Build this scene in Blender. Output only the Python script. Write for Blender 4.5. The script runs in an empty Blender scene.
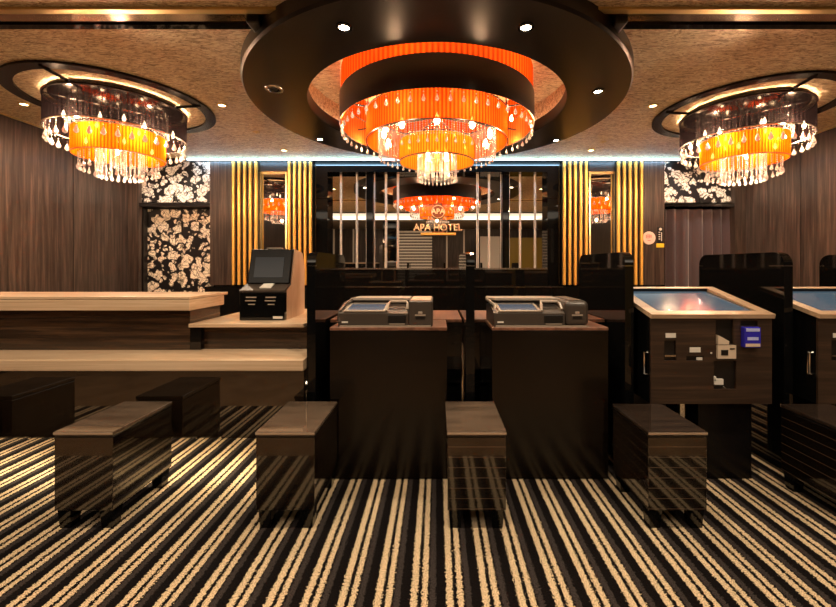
import bpy, bmesh, math, random
from mathutils import Vector, Matrix
random.seed(7)
PI = math.pi
S = bpy.context.scene
C = S.collection

# ---------------------------------------------------------------- camera, world, exposure
F = 390.0
EYE = 1.2
cam_d = bpy.data.cameras.new('camera')
cam_d.sensor_width = 36.0
cam_d.lens = F / 836.0 * 36.0
cam_d.shift_x = -(437.0 - 418.0) / 836.0
cam_d.shift_y = -(303.5 - 266.0) / 836.0
cam_d.clip_start = 0.02
cam = bpy.data.objects.new('camera', cam_d)
C.objects.link(cam)
cam.location = (0, 0, EYE)
cam.rotation_euler = (PI / 2, 0, 0)
S.camera = cam

w = bpy.data.worlds.new('world')
S.world = w
w.use_nodes = True
w.node_tree.nodes['Background'].inputs[0].default_value = (1.0, 0.85, 0.7, 1)
w.node_tree.nodes['Background'].inputs[1].default_value = 0.02

S.view_settings.view_transform = 'Standard'
S.view_settings.look = 'None'
S.view_settings.gamma = 1.0
S.view_settings.exposure = 0.9
S.view_settings.use_curve_mapping = False
S.cycles.use_denoising = True
S.cycles.max_bounces = 10
S.cycles.diffuse_bounces = 4
S.cycles.glossy_bounces = 6
S.cycles.transmission_bounces = 6
S.cycles.transparent_max_bounces = 16
S.cycles.sample_clamp_indirect = 6.0
S.cycles.caustics_refractive = False
S.cycles.caustics_reflective = False


def area(name, loc, sx, sy, power, col, rot=(0, 0, 0)):
    d = bpy.data.lights.new(name, 'AREA')
    d.shape = 'RECTANGLE'
    d.size = sx
    d.size_y = sy
    d.energy = power
    d.color = col
    o = bpy.data.objects.new(name, d)
    C.objects.link(o)
    o.location = loc
    o.rotation_euler = rot
    return o


# added frontal fill under the two glowing ceiling areas behind the camera
area('ceiling_fill', (-2.2, -0.6, 2.84), 2.6, 1.0, 9, (1, 0.80, 0.58))
area('ceiling_fill', (2.2, -0.6, 2.84), 2.6, 1.0, 9, (1, 0.80, 0.58))


# ---------------------------------------------------------------- geometry helpers
class MB:
    def __init__(self):
        self.v = []
        self.f = []
        self.uv = []          # per face list of uv or None
        self.sm = []

    def add(self, verts, faces, smooth=False, uvs=None):
        n = len(self.v)
        self.v += [tuple(p) for p in verts]
        for i, f in enumerate(faces):
            self.f.append(tuple(n + k for k in f))
            self.sm.append(smooth)
            self.uv.append(uvs[i] if uvs else None)
        return self

    def box(self, x0, x1, y0, y1, z0, z1, bev=0.0, seg=2):
        if x0 > x1: x0, x1 = x1, x0
        if y0 > y1: y0, y1 = y1, y0
        if z0 > z1: z0, z1 = z1, z0
        if bev <= 0:
            v = [(x0, y0, z0), (x1, y0, z0), (x1, y1, z0), (x0, y1, z0),
                 (x0, y0, z1), (x1, y0, z1), (x1, y1, z1), (x0, y1, z1)]
            f = [(0, 3, 2, 1), (4, 5, 6, 7), (0, 1, 5, 4), (1, 2, 6, 5), (2, 3, 7, 6), (3, 0, 4, 7)]
            return self.add(v, f)
        bm = bmesh.new()
        bmesh.ops.create_cube(bm, size=1.0)
        for q in bm.verts:
            q.co = Vector(((x0 + x1) / 2 + q.co.x * (x1 - x0), (y0 + y1) / 2 + q.co.y * (y1 - y0),
                           (z0 + z1) / 2 + q.co.z * (z1 - z0)))
        b = min(bev, 0.45 * min(x1 - x0, y1 - y0, z1 - z0))
        bmesh.ops.bevel(bm, geom=bm.edges[:], offset=b, segments=seg, profile=0.5, affect='EDGES')
        bm.verts.ensure_lookup_table()
        vs = [q.co[:] for q in bm.verts]
        fs = [[q.index for q in f.verts] for f in bm.faces]
        bm.free()
        return self.add(vs, fs)

    def prism(self, pts, axis, a, b, smooth=False):
        """pts: 2D outline; axis 'x': (y,z) outline extruded in x; 'y': (x,z); 'z': (x,y)"""
        def mk(p, t):
            if axis == 'x': return (t, p[0], p[1])
            if axis == 'y': return (p[0], t, p[1])
            return (p[0], p[1], t)
        n = len(pts)
        v = [mk(p, a) for p in pts] + [mk(p, b) for p in pts]
        f = [tuple(range(n)), tuple(range(2 * n - 1, n - 1, -1))]
        for i in range(n):
            j = (i + 1) % n
            f.append((i, i + n, j + n, j))
        return self.add(v, f, smooth)

    def lathe(self, prof, seg=48, cx=0, cy=0, closed=False, smooth=True, a0=0, a1=2 * PI):
        """prof: list of (r,z)"""
        full = abs(a1 - a0 - 2 * PI) < 1e-6
        n = len(prof)
        cols = seg if full else seg + 1
        v = []
        for i in range(cols):
            a = a0 + (a1 - a0) * i / seg
            for r, z in prof:
                v.append((cx + r * math.cos(a), cy + r * math.sin(a), z))
        f, uv = [], []
        m = n if closed else n - 1
        for i in range(seg):
            i2 = (i + 1) % cols
            for k in range(m):
                k2 = (k + 1) % n
                f.append((i * n + k, i2 * n + k, i2 * n + k2, i * n + k2))
                uv.append([(i / seg, k / max(1, m)), ((i + 1) / seg, k / max(1, m)),
                           ((i + 1) / seg, (k + 1) / max(1, m)), (i / seg, (k + 1) / max(1, m))])
        return self.add(v, f, smooth, uv)

    def tube(self, pts, r, seg=8, smooth=True):
        pts = [Vector(p) for p in pts]
        v, f = [], []
        for i, p in enumerate(pts):
            d = (pts[min(i + 1, len(pts) - 1)] - pts[max(i - 1, 0)]).normalized()
            up = Vector((0, 0, 1)) if abs(d.z) < 0.9 else Vector((1, 0, 0))
            s = d.cross(up).normalized()
            t = s.cross(d)
            for k in range(seg):
                a = 2 * PI * k / seg
                v.append(p + r * (math.cos(a) * s + math.sin(a) * t))
        for i in range(len(pts) - 1):
            for k in range(seg):
                k2 = (k + 1) % seg
                f.append((i * seg + k, i * seg + k2, (i + 1) * seg + k2, (i + 1) * seg + k))
        f.append(tuple(range(seg)))
        f.append(tuple((len(pts) - 1) * seg + k for k in range(seg - 1, -1, -1)))
        return self.add(v, f, smooth)

    def mesh(self, name, m):
        me = bpy.data.meshes.new(name)
        me.from_pydata(self.v, [], self.f)
        me.materials.append(m)
        for p, s in zip(me.polygons, self.sm):
            p.use_smooth = s
        if any(u is not None for u in self.uv):
            lay = me.uv_layers.new(name='UVMap')
            for p, u in zip(me.polygons, self.uv):
                if u:
                    for li, q in zip(p.loop_indices, u):
                        lay.data[li].uv = q
        bm = bmesh.new()
        bm.from_mesh(me)
        if not getattr(self, 'noflip', False):
            bmesh.ops.recalc_face_normals(bm, faces=bm.faces[:])
        bm.to_mesh(me)
        bm.free()
        if any(self.sm): me.set_sharp_from_angle(angle=math.radians(38))
        return me

    def build(self, name, m, parent=None, label=None):
        me = self.mesh(name, m)
        o = bpy.data.objects.new(name, me)
        C.objects.link(o)
        if parent is not None:
            o.parent = parent
        if label:
            o['label'] = label
        return o


def box(*a, **k):
    return MB().box(*a, **k)


def thing(name, label, cat, loc=(0, 0, 0), rz=0.0, group=None):
    o = bpy.data.objects.new(name, None)
    C.objects.link(o)
    o.empty_display_size = 0.05
    o.location = loc
    o.rotation_euler = (0, 0, rz)
    o['label'] = label
    o['category'] = cat
    if group: o['group'] = group
    return o


def tag(o, label, cat, group=None, kind=None):
    o['label'] = label
    o['category'] = cat
    if group: o['group'] = group
    if kind: o['kind'] = kind
    return o


def struct(name, mb, m, label=None, parent=None):
    o = mb.build(name, m, parent)
    if parent is None: o['kind'] = 'structure'
    if label: o['label'] = label
    return o


def share(name, me, loc, rz=0, parent=None, sc=None):
    o = bpy.data.objects.new(name, me)
    C.objects.link(o)
    o.location = loc
    o.rotation_euler = (0, 0, rz)
    if sc: o.scale = sc
    if parent is not None: o.parent = parent
    return o


def copy_tree(o, parent=None):
    c = o.copy()
    C.objects.link(c)
    if parent is not None: c.parent = parent
    for ch in list(o.children):
        copy_tree(ch, c)
    return c


def X(px, y): return (px - 437.0) / F * y
def Z(py, y): return EYE + (266.0 - py) / F * y


# ---------------------------------------------------------------- materials
def mat(name):
    m = bpy.data.materials.new(name)
    m.use_nodes = True
    nt = m.node_tree
    b = nt.nodes['Principled BSDF']
    return m, nt, b


def simple(name, col, rough=0.5, metal=0.0, coat=0.0, spec=0.5, emit=None, es=0.0, trans=0.0, aniso=0.0):
    m, nt, b = mat(name)
    b.inputs['Base Color'].default_value = (*col, 1)
    b.inputs['Roughness'].default_value = rough
    b.inputs['Metallic'].default_value = metal
    b.inputs['Coat Weight'].default_value = coat
    b.inputs['Coat Roughness'].default_value = 0.03
    b.inputs['Specular IOR Level'].default_value = spec
    b.inputs['Transmission Weight'].default_value = trans
    if emit:
        b.inputs['Emission Color'].default_value = (*emit, 1)
        b.inputs['Emission Strength'].default_value = es
    return m


def N(nt, t, **kw):
    n = nt.nodes.new(t)
    for k, v in kw.items():
        setattr(n, k, v)
    return n


def ramp(nt, stops, interp='LINEAR'):
    r = N(nt, 'ShaderNodeValToRGB')
    r.color_ramp.interpolation = interp
    el = r.color_ramp.elements
    while len(el) > 1: el.remove(el[-1])
    el[0].position = stops[0][0]
    el[0].color = (*stops[0][1], 1)
    for p, c in stops[1:]:
        e = el.new(p)
        e.color = (*c, 1)
    return r


def grain(name, c0, c1, scale, rough=0.3, coat=0.0, coatr=0.05, joint=None, bump=0.0, mid=None, spec=0.5, lines=None):
    """wood grain streaked along the axis whose scale is small"""
    m, nt, b = mat(name)
    L = nt.links
    g = N(nt, 'ShaderNodeNewGeometry')
    mp = N(nt, 'ShaderNodeMapping')
    mp.inputs['Scale'].default_value = scale
    L.new(g.outputs['Position'], mp.inputs['Vector'])
    n1 = N(nt, 'ShaderNodeTexNoise')
    n1.inputs['Scale'].default_value = 1.0
    n1.inputs['Detail'].default_value = 6
    n1.inputs['Roughness'].default_value = 0.65
    n1.inputs['Distortion'].default_value = 0.4
    L.new(mp.outputs[0], n1.inputs['Vector'])
    mid = mid or tuple((a + c) / 2 for a, c in zip(c0, c1))
    r = ramp(nt, [(0.30, c0), (0.5, mid), (0.72, c1)])
    L.new(n1.outputs['Fac'], r.inputs['Fac'])
    out = r.outputs['Color']
    if lines:      # thin regular lines along an axis: (axis, spacing, width, colour)
        ax, sp, wd, col = lines
        sx = N(nt, 'ShaderNodeSeparateXYZ')
        L.new(g.outputs['Position'], sx.inputs[0])
        a = N(nt, 'ShaderNodeMath', operation='DIVIDE')
        L.new(sx.outputs[ax], a.inputs[0])
        a.inputs[1].default_value = sp
        fr = N(nt, 'ShaderNodeMath', operation='FRACT')
        L.new(a.outputs[0], fr.inputs[0])
        lt = N(nt, 'ShaderNodeMath', operation='LESS_THAN')
        L.new(fr.outputs[0], lt.inputs[0])
        lt.inputs[1].default_value = wd
        mx = N(nt, 'ShaderNodeMix', data_type='RGBA')
        L.new(lt.outputs[0], mx.inputs[0])
        L.new(out, mx.inputs[6])
        mx.inputs[7].default_value = (*col, 1)
        out = mx.outputs[2]
    L.new(out, b.inputs['Base Color'])
    b.inputs['Roughness'].default_value = rough
    b.inputs['Coat Weight'].default_value = coat
    b.inputs['Coat Roughness'].default_value = coatr
    b.inputs['Specular IOR Level'].default_value = spec
    if bump:
        bp = N(nt, 'ShaderNodeBump')
        bp.inputs['Strength'].default_value = bump
        bp.inputs['Distance'].default_value = 0.01
        L.new(n1.outputs['Fac'], bp.inputs['Height'])
        L.new(bp.outputs[0], b.inputs['Normal'])
    return m


M = {}
M['wall_wood'] = grain('dark_vertical_wood', (0.011, 0.007, 0.0055), (0.105, 0.071, 0.055), (26, 26, 1.1), rough=0.4, coat=0.12, coatr=0.12, mid=(0.042, 0.029, 0.023))
M['counter_wood'] = grain('dark_horizontal_wood', (0.010, 0.005, 0.003), (0.12, 0.065, 0.032), (1.2, 1.2, 26), rough=0.25, coat=0.3, mid=(0.035, 0.019, 0.011))
M['kiosk_wood'] = grain('brown_kiosk_laminate', (0.022, 0.010, 0.005), (0.070, 0.036, 0.020), (1.6, 1.6, 45), rough=0.42, mid=(0.032, 0.018, 0.011))
M['bench_wood'] = grain('gloss_bench_laminate', (0.003, 0.0015, 0.001), (0.016, 0.008, 0.0045), (1.5, 1.5, 50), rough=0.12, coat=1.0, coatr=0.015, mid=(0.007, 0.0035, 0.002))
M['bench_wood_lined'] = grain('gloss_lined_bench_laminate', (0.003, 0.002, 0.001), (0.014, 0.0075, 0.0045), (1.5, 1.5, 60), rough=0.12, coat=1.0, coatr=0.015, mid=(0.006, 0.0035, 0.002), lines=(2, 0.047, 0.07, (0.07, 0.045, 0.03)))
M['cream_stone'] = grain('cream_counter_laminate', (0.50, 0.34, 0.21), (0.78, 0.60, 0.42), (1.0, 5, 60), rough=0.25, mid=(0.65, 0.47, 0.31))
M['red_wood'] = grain('red_brown_worktop', (0.08, 0.03, 0.017), (0.30, 0.135, 0.08), (24, 1.5, 24), rough=0.3, coat=0.3)
M['kiosk_side'] = grain('pale_wood_casing', (0.42, 0.26, 0.16), (0.6, 0.42, 0.3), (8, 8, 2), rough=0.4)
M['kiosk_top'] = grain('tan_frame_laminate', (0.34, 0.22, 0.13), (0.58, 0.42, 0.28), (4, 30, 30), rough=0.35)
M['cab_front'] = simple('brushed_dark_brown', (0.006, 0.0035, 0.0022), rough=0.2, metal=0.0, spec=0.38)
M['black_gloss'] = simple('black_gloss', (0.004, 0.004, 0.004), rough=0.04, spec=0.5)
M['black_soft'] = simple('black_satin', (0.006, 0.005, 0.005), rough=0.35)
M['disc'] = simple('black_brown_lacquer', (0.0045, 0.003, 0.002), rough=0.3, spec=0.35)
M['brown_mirror'] = simple('brown_mirror_glass', (0.012, 0.007, 0.004), rough=0.03, spec=1.0, coat=0.6)
M['mirror'] = simple('silver_mirror', (0.72, 0.70, 0.66), rough=0.01, metal=1.0)
M['bronze_mirror'] = simple('bronze_mirror', (0.75, 0.58, 0.42), rough=0.12, metal=1.0)
M['chrome'] = simple('chrome', (0.75, 0.72, 0.68), rough=0.16, metal=1.0)
M['bevel'] = simple('bevelled_glass_edge', (0.9, 0.84, 0.78), rough=0.25, metal=0.2)
M['gold'] = simple('brushed_gold', (0.86, 0.48, 0.10), rough=0.33, metal=0.35)
M['gold_edge'] = simple('gold_edge_trim', (0.8, 0.62, 0.3), rough=0.3, metal=1.0)
M['grey_plastic'] = simple('taupe_plastic', (0.05, 0.038, 0.030), rough=0.38)
M['grey_light'] = simple('pale_taupe_plastic', (0.36, 0.29, 0.23), rough=0.35)
M['screen'] = simple('blue_sheen_screen', (0.03, 0.05, 0.075), rough=0.12, spec=0.4, emit=(0.30, 0.50, 0.70), es=0.07)  # blue base and glow stand for the reflected cool strip
M['screen_blue'] = simple('blue_grey_screen', (0.05, 0.065, 0.10), rough=0.08, emit=(0.45, 0.55, 0.75), es=0.05)
M['screen_grey'] = simple('grey_lcd_screen', (0.016, 0.018, 0.022), rough=0.2, emit=(0.6, 0.7, 0.85), es=0.004, spec=0.25)
M['white'] = simple('off_white', (0.7, 0.66, 0.6), rough=0.5)
M['beige_plastic'] = simple('beige_plastic', (0.62, 0.5, 0.38), rough=0.5)
M['blue'] = simple('deep_blue_plastic', (0.03, 0.025, 0.42), rough=0.25)
M['blue_light'] = simple('pale_blue_print', (0.45, 0.5, 0.85), rough=0.3)
M['yellow'] = simple('yellow_label', (0.85, 0.55, 0.03), rough=0.5)
M['yellow_panel'] = simple('mustard_panel', (0.25, 0.17, 0.012), rough=0.5)
M['pink_white'] = simple('pinkish_white', (0.78, 0.60, 0.52), rough=0.5)
M['red'] = simple('faded_red_print', (0.6, 0.22, 0.2), rough=0.5)
M['white_wall'] = simple('white_paint', (0.62, 0.58, 0.52), rough=0.6)
M['ring_black'] = simple('satin_black_ring', (0.005, 0.004, 0.004), rough=0.25, spec=0.2)
M['bench_edge'] = simple('pale_metal_edge', (0.55, 0.44, 0.34), rough=0.3, metal=0.5)
M['stone_floor'] = grain('brown_stone_tiles', (0.20, 0.12, 0.065), (0.36, 0.23, 0.13), (3, 3, 3), rough=0.2)
M['bulb'] = simple('glowing_bulb', (1, 0.8, 0.5), emit=(1, 0.62, 0.28), es=60)
M['bulb_small'] = simple('glowing_small_bulb', (1, 0.8, 0.5), emit=(1, 0.66, 0.36), es=70)
M['downlight'] = simple('glowing_spot_lens', (1, 0.9, 0.7), emit=(1, 0.85, 0.6), es=28)
M['downlight_warm'] = simple('glowing_warm_lens', (1, 0.8, 0.5), emit=(1, 0.68, 0.3), es=14)
M['led_blue'] = simple('cool_led', (0.7, 0.9, 1), emit=(0.42, 0.78, 1.0), es=3.0)
M['recess_fill'] = simple('recess_fill_glow', (1, 0.8, 0.5), emit=(1, 0.72, 0.42), es=9.0)
M['led_warm'] = simple('warm_led', (1, 0.8, 0.5), emit=(1, 0.80, 0.52), es=40.0)
M['ceiling_glow'] = simple('glowing_white_ceiling', (0.9, 0.85, 0.75), emit=(1, 0.86, 0.66), es=0.75)
M['curtain'] = simple('plum_brown_velvet', (0.045, 0.028, 0.034), rough=0.8)
M['curtain'].node_tree.nodes['Principled BSDF'].inputs['Sheen Weight'].default_value = 0.4


# gold foil ceiling
def foil():
    m, nt, b = mat('wrinkled_gold_foil')
    L = nt.links
    g = N(nt, 'ShaderNodeNewGeometry')
    mp = N(nt, 'ShaderNodeMapping')
    mp.inputs['Scale'].default_value = (4.5, 17, 10)
    mp.inputs['Rotation'].default_value = (0, 0, 0.10)
    L.new(g.outputs['Position'], mp.inputs[0])
    n = N(nt, 'ShaderNodeTexNoise')
    n.inputs['Scale'].default_value = 2.2
    n.inputs['Detail'].default_value = 7
    n.inputs['Roughness'].default_value = 0.7
    n.inputs['Distortion'].default_value = 2.0
    L.new(mp.outputs[0], n.inputs['Vector'])
    r = ramp(nt, [(0.40, (0.40, 0.28, 0.15)), (0.5, (0.84, 0.66, 0.40)), (0.58, (0.98, 0.88, 0.64))])
    L.new(n.outputs['Fac'], r.inputs['Fac'])
    L.new(r.outputs['Color'], b.inputs['Base Color'])
    b.inputs['Metallic'].default_value = 0.12
    b.inputs['Roughness'].default_value = 0.42
    bp = N(nt, 'ShaderNodeBump')
    bp.inputs['Strength'].default_value = 1.0
    bp.inputs['Distance'].default_value = 0.03
    L.new(n.outputs['Fac'], bp.inputs['Height'])
    L.new(bp.outputs[0], b.inputs['Normal'])
    return m


M['foil'] = foil()


# striped carpet
def carpet():
    m, nt, b = mat('striped_pile_carpet')
    L = nt.links
    g = N(nt, 'ShaderNodeNewGeometry')
    sx = N(nt, 'ShaderNodeSeparateXYZ')
    L.new(g.outputs['Position'], sx.inputs[0])
    n = N(nt, 'ShaderNodeTexNoise')
    n.inputs['Scale'].default_value = 130
    n.inputs['Detail'].default_value = 2
    L.new(g.outputs['Position'], n.inputs['Vector'])
    ns = N(nt, 'ShaderNodeMath', operation='MULTIPLY_ADD')
    L.new(n.outputs['Fac'], ns.inputs[0])
    ns.inputs[1].default_value = 0.032
    ns.inputs[2].default_value = 0.0955 - 0.016
    ad = N(nt, 'ShaderNodeMath', operation='ADD')
    L.new(sx.outputs[0], ad.inputs[0])
    L.new(ns.outputs[0], ad.inputs[1])
    dv = N(nt, 'ShaderNodeMath', operation='DIVIDE')
    L.new(ad.outputs[0], dv.inputs[0])
    dv.inputs[1].default_value = 0.1295
    fr = N(nt, 'ShaderNodeMath', operation='FRACT')
    L.new(dv.outputs[0], fr.inputs[0])
    be, bk, gy = (0.80, 0.61, 0.39), (0.006, 0.004, 0.004), (0.050, 0.040, 0.038)
    r = ramp(nt, [(0, be), (0.19, bk), (0.305, be), (0.47, bk), (0.53, gy), (0.70, bk)], 'CONSTANT')
    L.new(fr.outputs[0], r.inputs['Fac'])
    n2 = N(nt, 'ShaderNodeTexNoise')
    n2.inputs['Scale'].default_value = 230
    n2.inputs['Detail'].default_value = 3
    L.new(g.outputs['Position'], n2.inputs['Vector'])
    r2 = ramp(nt, [(0.36, (0.38, 0.36, 0.33)), (0.6, (1.1, 1.1, 1.1))])
    L.new(n2.outputs['Fac'], r2.inputs['Fac'])
    mx = N(nt, 'ShaderNodeMix', data_type='RGBA', blend_type='MULTIPLY')
    mx.inputs[0].default_value = 1.0
    L.new(r.outputs['Color'], mx.inputs[6])
    L.new(r2.outputs['Color'], mx.inputs[7])
    L.new(mx.outputs[2], b.inputs['Base Color'])
    b.inputs['Roughness'].default_value = 0.95
    b.inputs['Specular IOR Level'].default_value = 0.1
    bp = N(nt, 'ShaderNodeBump')
    bp.inputs['Strength'].default_value = 0.7
    bp.inputs['Distance'].default_value = 0.006
    L.new(n2.outputs['Fac'], bp.inputs['Height'])
    L.new(bp.outputs[0], b.inputs['Normal'])
    return m


M['carpet'] = carpet()


# floral print: cream roses and leaves on black
def floral(name, light=(0.92, 0.90, 0.84), sc=6.6):
    m, nt, b = mat(name)
    L = nt.links
    g = N(nt, 'ShaderNodeNewGeometry')
    n0 = N(nt, 'ShaderNodeTexNoise')
    n0.inputs['Scale'].default_value = 9
    n0.inputs['Detail'].default_value = 2
    L.new(g.outputs['Position'], n0.inputs['Vector'])
    sub = N(nt, 'ShaderNodeVectorMath', operation='MULTIPLY_ADD')
    L.new(n0.outputs['Color'], sub.inputs[0])
    sub.inputs[1].default_value = (0.15, 0.0, 0.15)
    L.new(g.outputs['Position'], sub.inputs[2])
    mp = N(nt, 'ShaderNodeMapping')
    mp.inputs['Scale'].default_value = (1, 0, 1)
    L.new(sub.outputs[0], mp.inputs[0])
    flat = N(nt, 'ShaderNodeMapping')
    flat.inputs['Scale'].default_value = (1, 0, 1)
    L.new(g.outputs['Position'], flat.inputs[0])

    def blobs(scale, lo, hi, rnd=0.75, src=None):
        v = N(nt, 'ShaderNodeTexVoronoi')
        v.inputs['Scale'].default_value = scale
        v.inputs['Randomness'].default_value = rnd
        L.new((src or mp).outputs[0], v.inputs['Vector'])
        mr = N(nt, 'ShaderNodeMapRange')
        mr.inputs['From Min'].default_value = hi
        mr.inputs['From Max'].default_value = lo
        L.new(v.outputs['Distance'], mr.inputs['Value'])
        return v, mr
    v1, m1 = blobs(sc, 0.49, 0.52)
    v2, m2 = blobs(sc * 2.1, 0.37, 0.41, 0.9)
    # petals: wobbling rings inside each rose
    mu = N(nt, 'ShaderNodeMath', operation='MULTIPLY')
    L.new(v1.outputs['Distance'], mu.inputs[0])
    mu.inputs[1].default_value = 46
    v3 = N(nt, 'ShaderNodeTexNoise')
    v3.inputs['Scale'].default_value = 26
    v3.inputs['Detail'].default_value = 1
    L.new(flat.outputs[0], v3.inputs['Vector'])
    ma = N(nt, 'ShaderNodeMath', operation='MULTIPLY_ADD')
    L.new(v3.outputs['Fac'], ma.inputs[0])
    ma.inputs[1].default_value = 15
    L.new(mu.outputs[0], ma.inputs[2])
    si = N(nt, 'ShaderNodeMath', operation='SINE')
    L.new(ma.outputs[0], si.inputs[0])
    pr = ramp(nt, [(0.0, (0.35, 0.33, 0.3)), (0.12, (0.75, 0.72, 0.66)), (0.3, (1, 1, 1))])
    mr = N(nt, 'ShaderNodeMapRange')
    mr.inputs['From Min'].default_value = -1
    mr.inputs['From Max'].default_value = 0.6
    L.new(si.outputs[0], mr.inputs['Value'])
    L.new(mr.outputs[0], pr.inputs['Fac'])
    ve = N(nt, 'ShaderNodeTexVoronoi', feature='DISTANCE_TO_EDGE')
    ve.inputs['Scale'].default_value = 15
    L.new(mp.outputs[0], ve.inputs['Vector'])
    er = ramp(nt, [(0.0, (0.15, 0.14, 0.13)), (0.03, (0.3, 0.29, 0.27)), (0.07, (1, 1, 1))])
    L.new(ve.outputs['Distance'], er.inputs['Fac'])
    pm = N(nt, 'ShaderNodeMix', data_type='RGBA', blend_type='MULTIPLY')
    pm.inputs[0].default_value = 1
    L.new(pr.outputs['Color'], pm.inputs[6])
    L.new(er.outputs['Color'], pm.inputs[7])
    mx = N(nt, 'ShaderNodeMath', operation='MAXIMUM')
    L.new(m1.outputs[0], mx.inputs[0])
    L.new(m2.outputs[0], mx.inputs[1])
    c1 = N(nt, 'ShaderNodeMix', data_type='RGBA', blend_type='MULTIPLY')
    c1.inputs[0].default_value = 1
    c1.inputs[6].default_value = (*light, 1)
    L.new(pm.outputs[2], c1.inputs[7])
    c2 = N(nt, 'ShaderNodeMix', data_type='RGBA')
    L.new(mx.outputs[0], c2.inputs[0])
    c2.inputs[6].default_value = (0.008, 0.007, 0.008, 1)
    L.new(c1.outputs[2], c2.inputs[7])
    L.new(c2.outputs[2], b.inputs['Base Color'])
    b.inputs['Roughness'].default_value = 0.35
    return m


M['floral'] = floral('rose_print_on_black')
M['floral_warm'] = floral('cream_rose_print_on_black', (0.90, 0.82, 0.68))


# fabric lamp shades: pleated, translucent
def shade(name, col, tcol, transp, pleats, es=0.0, ecol=(1, 0.3, 0.03)):
    m = bpy.data.materials.new(name)
    m.use_nodes = True
    nt = m.node_tree
    L = nt.links
    for n in list(nt.nodes):
        if n.type != 'OUTPUT_MATERIAL': nt.nodes.remove(n)
    out = [n for n in nt.nodes if n.type == 'OUTPUT_MATERIAL'][0]
    uv = N(nt, 'ShaderNodeTexCoord')
    sx = N(nt, 'ShaderNodeSeparateXYZ')
    L.new(uv.outputs['UV'], sx.inputs[0])
    mu = N(nt, 'ShaderNodeMath', operation='MULTIPLY')
    L.new(sx.outputs[0], mu.inputs[0])
    mu.inputs[1].default_value = pleats * 2 * PI
    si = N(nt, 'ShaderNodeMath', operation='SINE')
    L.new(mu.outputs[0], si.inputs[0])
    mr = N(nt, 'ShaderNodeMapRange')
    mr.inputs['From Min'].default_value = -1
    mr.inputs['To Min'].default_value = 0.30
    L.new(si.outputs[0], mr.inputs['Value'])
    def tint(c):
        mx = N(nt, 'ShaderNodeMix', data_type='RGBA', blend_type='MULTIPLY')
        mx.inputs[0].default_value = 1
        mx.inputs[6].default_value = (*c, 1)
        L.new(mr.outputs[0], mx.inputs[7])
        return mx.outputs[2]
    d = N(nt, 'ShaderNodeBsdfDiffuse')
    L.new(tint(col), d.inputs[0])
    t = N(nt, 'ShaderNodeBsdfTranslucent')
    L.new(tint(tcol), t.inputs[0])
    a = N(nt, 'ShaderNodeMixShader')
    a.inputs[0].default_value = 0.55
    L.new(d.outputs[0], a.inputs[1])
    L.new(t.outputs[0], a.inputs[2])
    tr = N(nt, 'ShaderNodeBsdfTransparent')
    tr.inputs[0].default_value = (*[min(1, c * 1.3 + 0.1) for c in tcol], 1)
    bb = N(nt, 'ShaderNodeMixShader')
    bb.inputs[0].default_value = transp
    L.new(a.outputs[0], bb.inputs[1])
    L.new(tr.outputs[0], bb.inputs[2])
    last = bb
    if es > 0:
        e = N(nt, 'ShaderNodeEmission')
        L.new(tint(ecol), e.inputs[0])
        e.inputs[1].default_value = es
        ad = N(nt, 'ShaderNodeAddShader')
        L.new(bb.outputs[0], ad.inputs[0])
        L.new(e.outputs[0], ad.inputs[1])
        last = ad
    L.new(last.outputs[0], out.inputs['Surface'])
    return m


M['orange_shade'] = shade('orange_organza', (0.85, 0.10, 0.008), (0.85, 0.085, 0.004), 0.07, 130, 0.16, (1, 0.10, 0.006))
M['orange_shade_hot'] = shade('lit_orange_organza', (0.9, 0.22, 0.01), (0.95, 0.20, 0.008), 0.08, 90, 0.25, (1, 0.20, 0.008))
M['orange_shade_side'] = shade('side_orange_organza', (0.9, 0.11, 0.003), (0.9, 0.085, 0.001), 0.05, 90, 0.16, (1, 0.16, 0.006))
M['orange_lining'] = shade('orange_lining', (0.85, 0.17, 0.03), (0.8, 0.2, 0.03), 0.0, 150, 0.10, (1, 0.12, 0.01))
M['black_shade'] = shade('black_organza', (0.022, 0.016, 0.018), (0.008, 0.006, 0.007), 0.27, 80)
M['band'] = simple('dark_brown_band', (0.016, 0.008, 0.005), rough=0.35)
M['crystal'] = simple('warm_glow_crystal', (1.0, 0.90, 0.80), rough=0.04, trans=0.72, spec=1.0, emit=(1, 0.75, 0.55), es=0.05)  # slight emission built in to stand for sparkle

# ---------------------------------------------------------------- the room
XL, XR, CEIL, YB = -4.85, 4.85, 2.9, 6.42
YF = -5.2
CX, CY = 0.0, 4.03

struct('floor', box(XL, XR, 1.08, 6.6, -0.1, 0.0), M['carpet'], 'black carpet with paired cream stripes and grey stripes')
struct('floor_tiled', box(XL, XR, YF, 1.08, -0.1, 0.0), M['stone_floor'], 'brown stone floor')


def ceiling_mesh(y0, y1, r, z):
    mb = MB()
    ang = [2 * PI * i / 96 for i in range(96)]
    for cx_, cy_ in ((XL, y0), (XR, y0), (XR, y1), (XL, y1)):
        ang.append(math.atan2(cy_ - CY, cx_ - CX) % (2 * PI))
    ang = sorted(set(round(a, 6) for a in ang))
    v = []
    for a in ang:
        c, s = math.cos(a), math.sin(a)
        v.append((CX + r * c, CY + r * s, z))
        t = 1e9
        if c > 1e-9: t = min(t, (XR - CX) / c)
        if c < -1e-9: t = min(t, (XL - CX) / c)
        if s > 1e-9: t = min(t, (y1 - CY) / s)
        if s < -1e-9: t = min(t, (y0 - CY) / s)
        v.append((CX + t * c, CY + t * s, z))
    n = len(ang)
    f = [(2 * i, 2 * i + 1, (2 * i + 3) % (2 * n), (2 * i + 2) % (2 * n)) for i in range(n)]
    mb.add(v, f)
    # upper skin so that the ceiling has thickness
    mb.add([(p[0], p[1], z + 0.12) for p in v], [tuple(reversed(q)) for q in f])
    mb.noflip = True
    return mb


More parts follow.
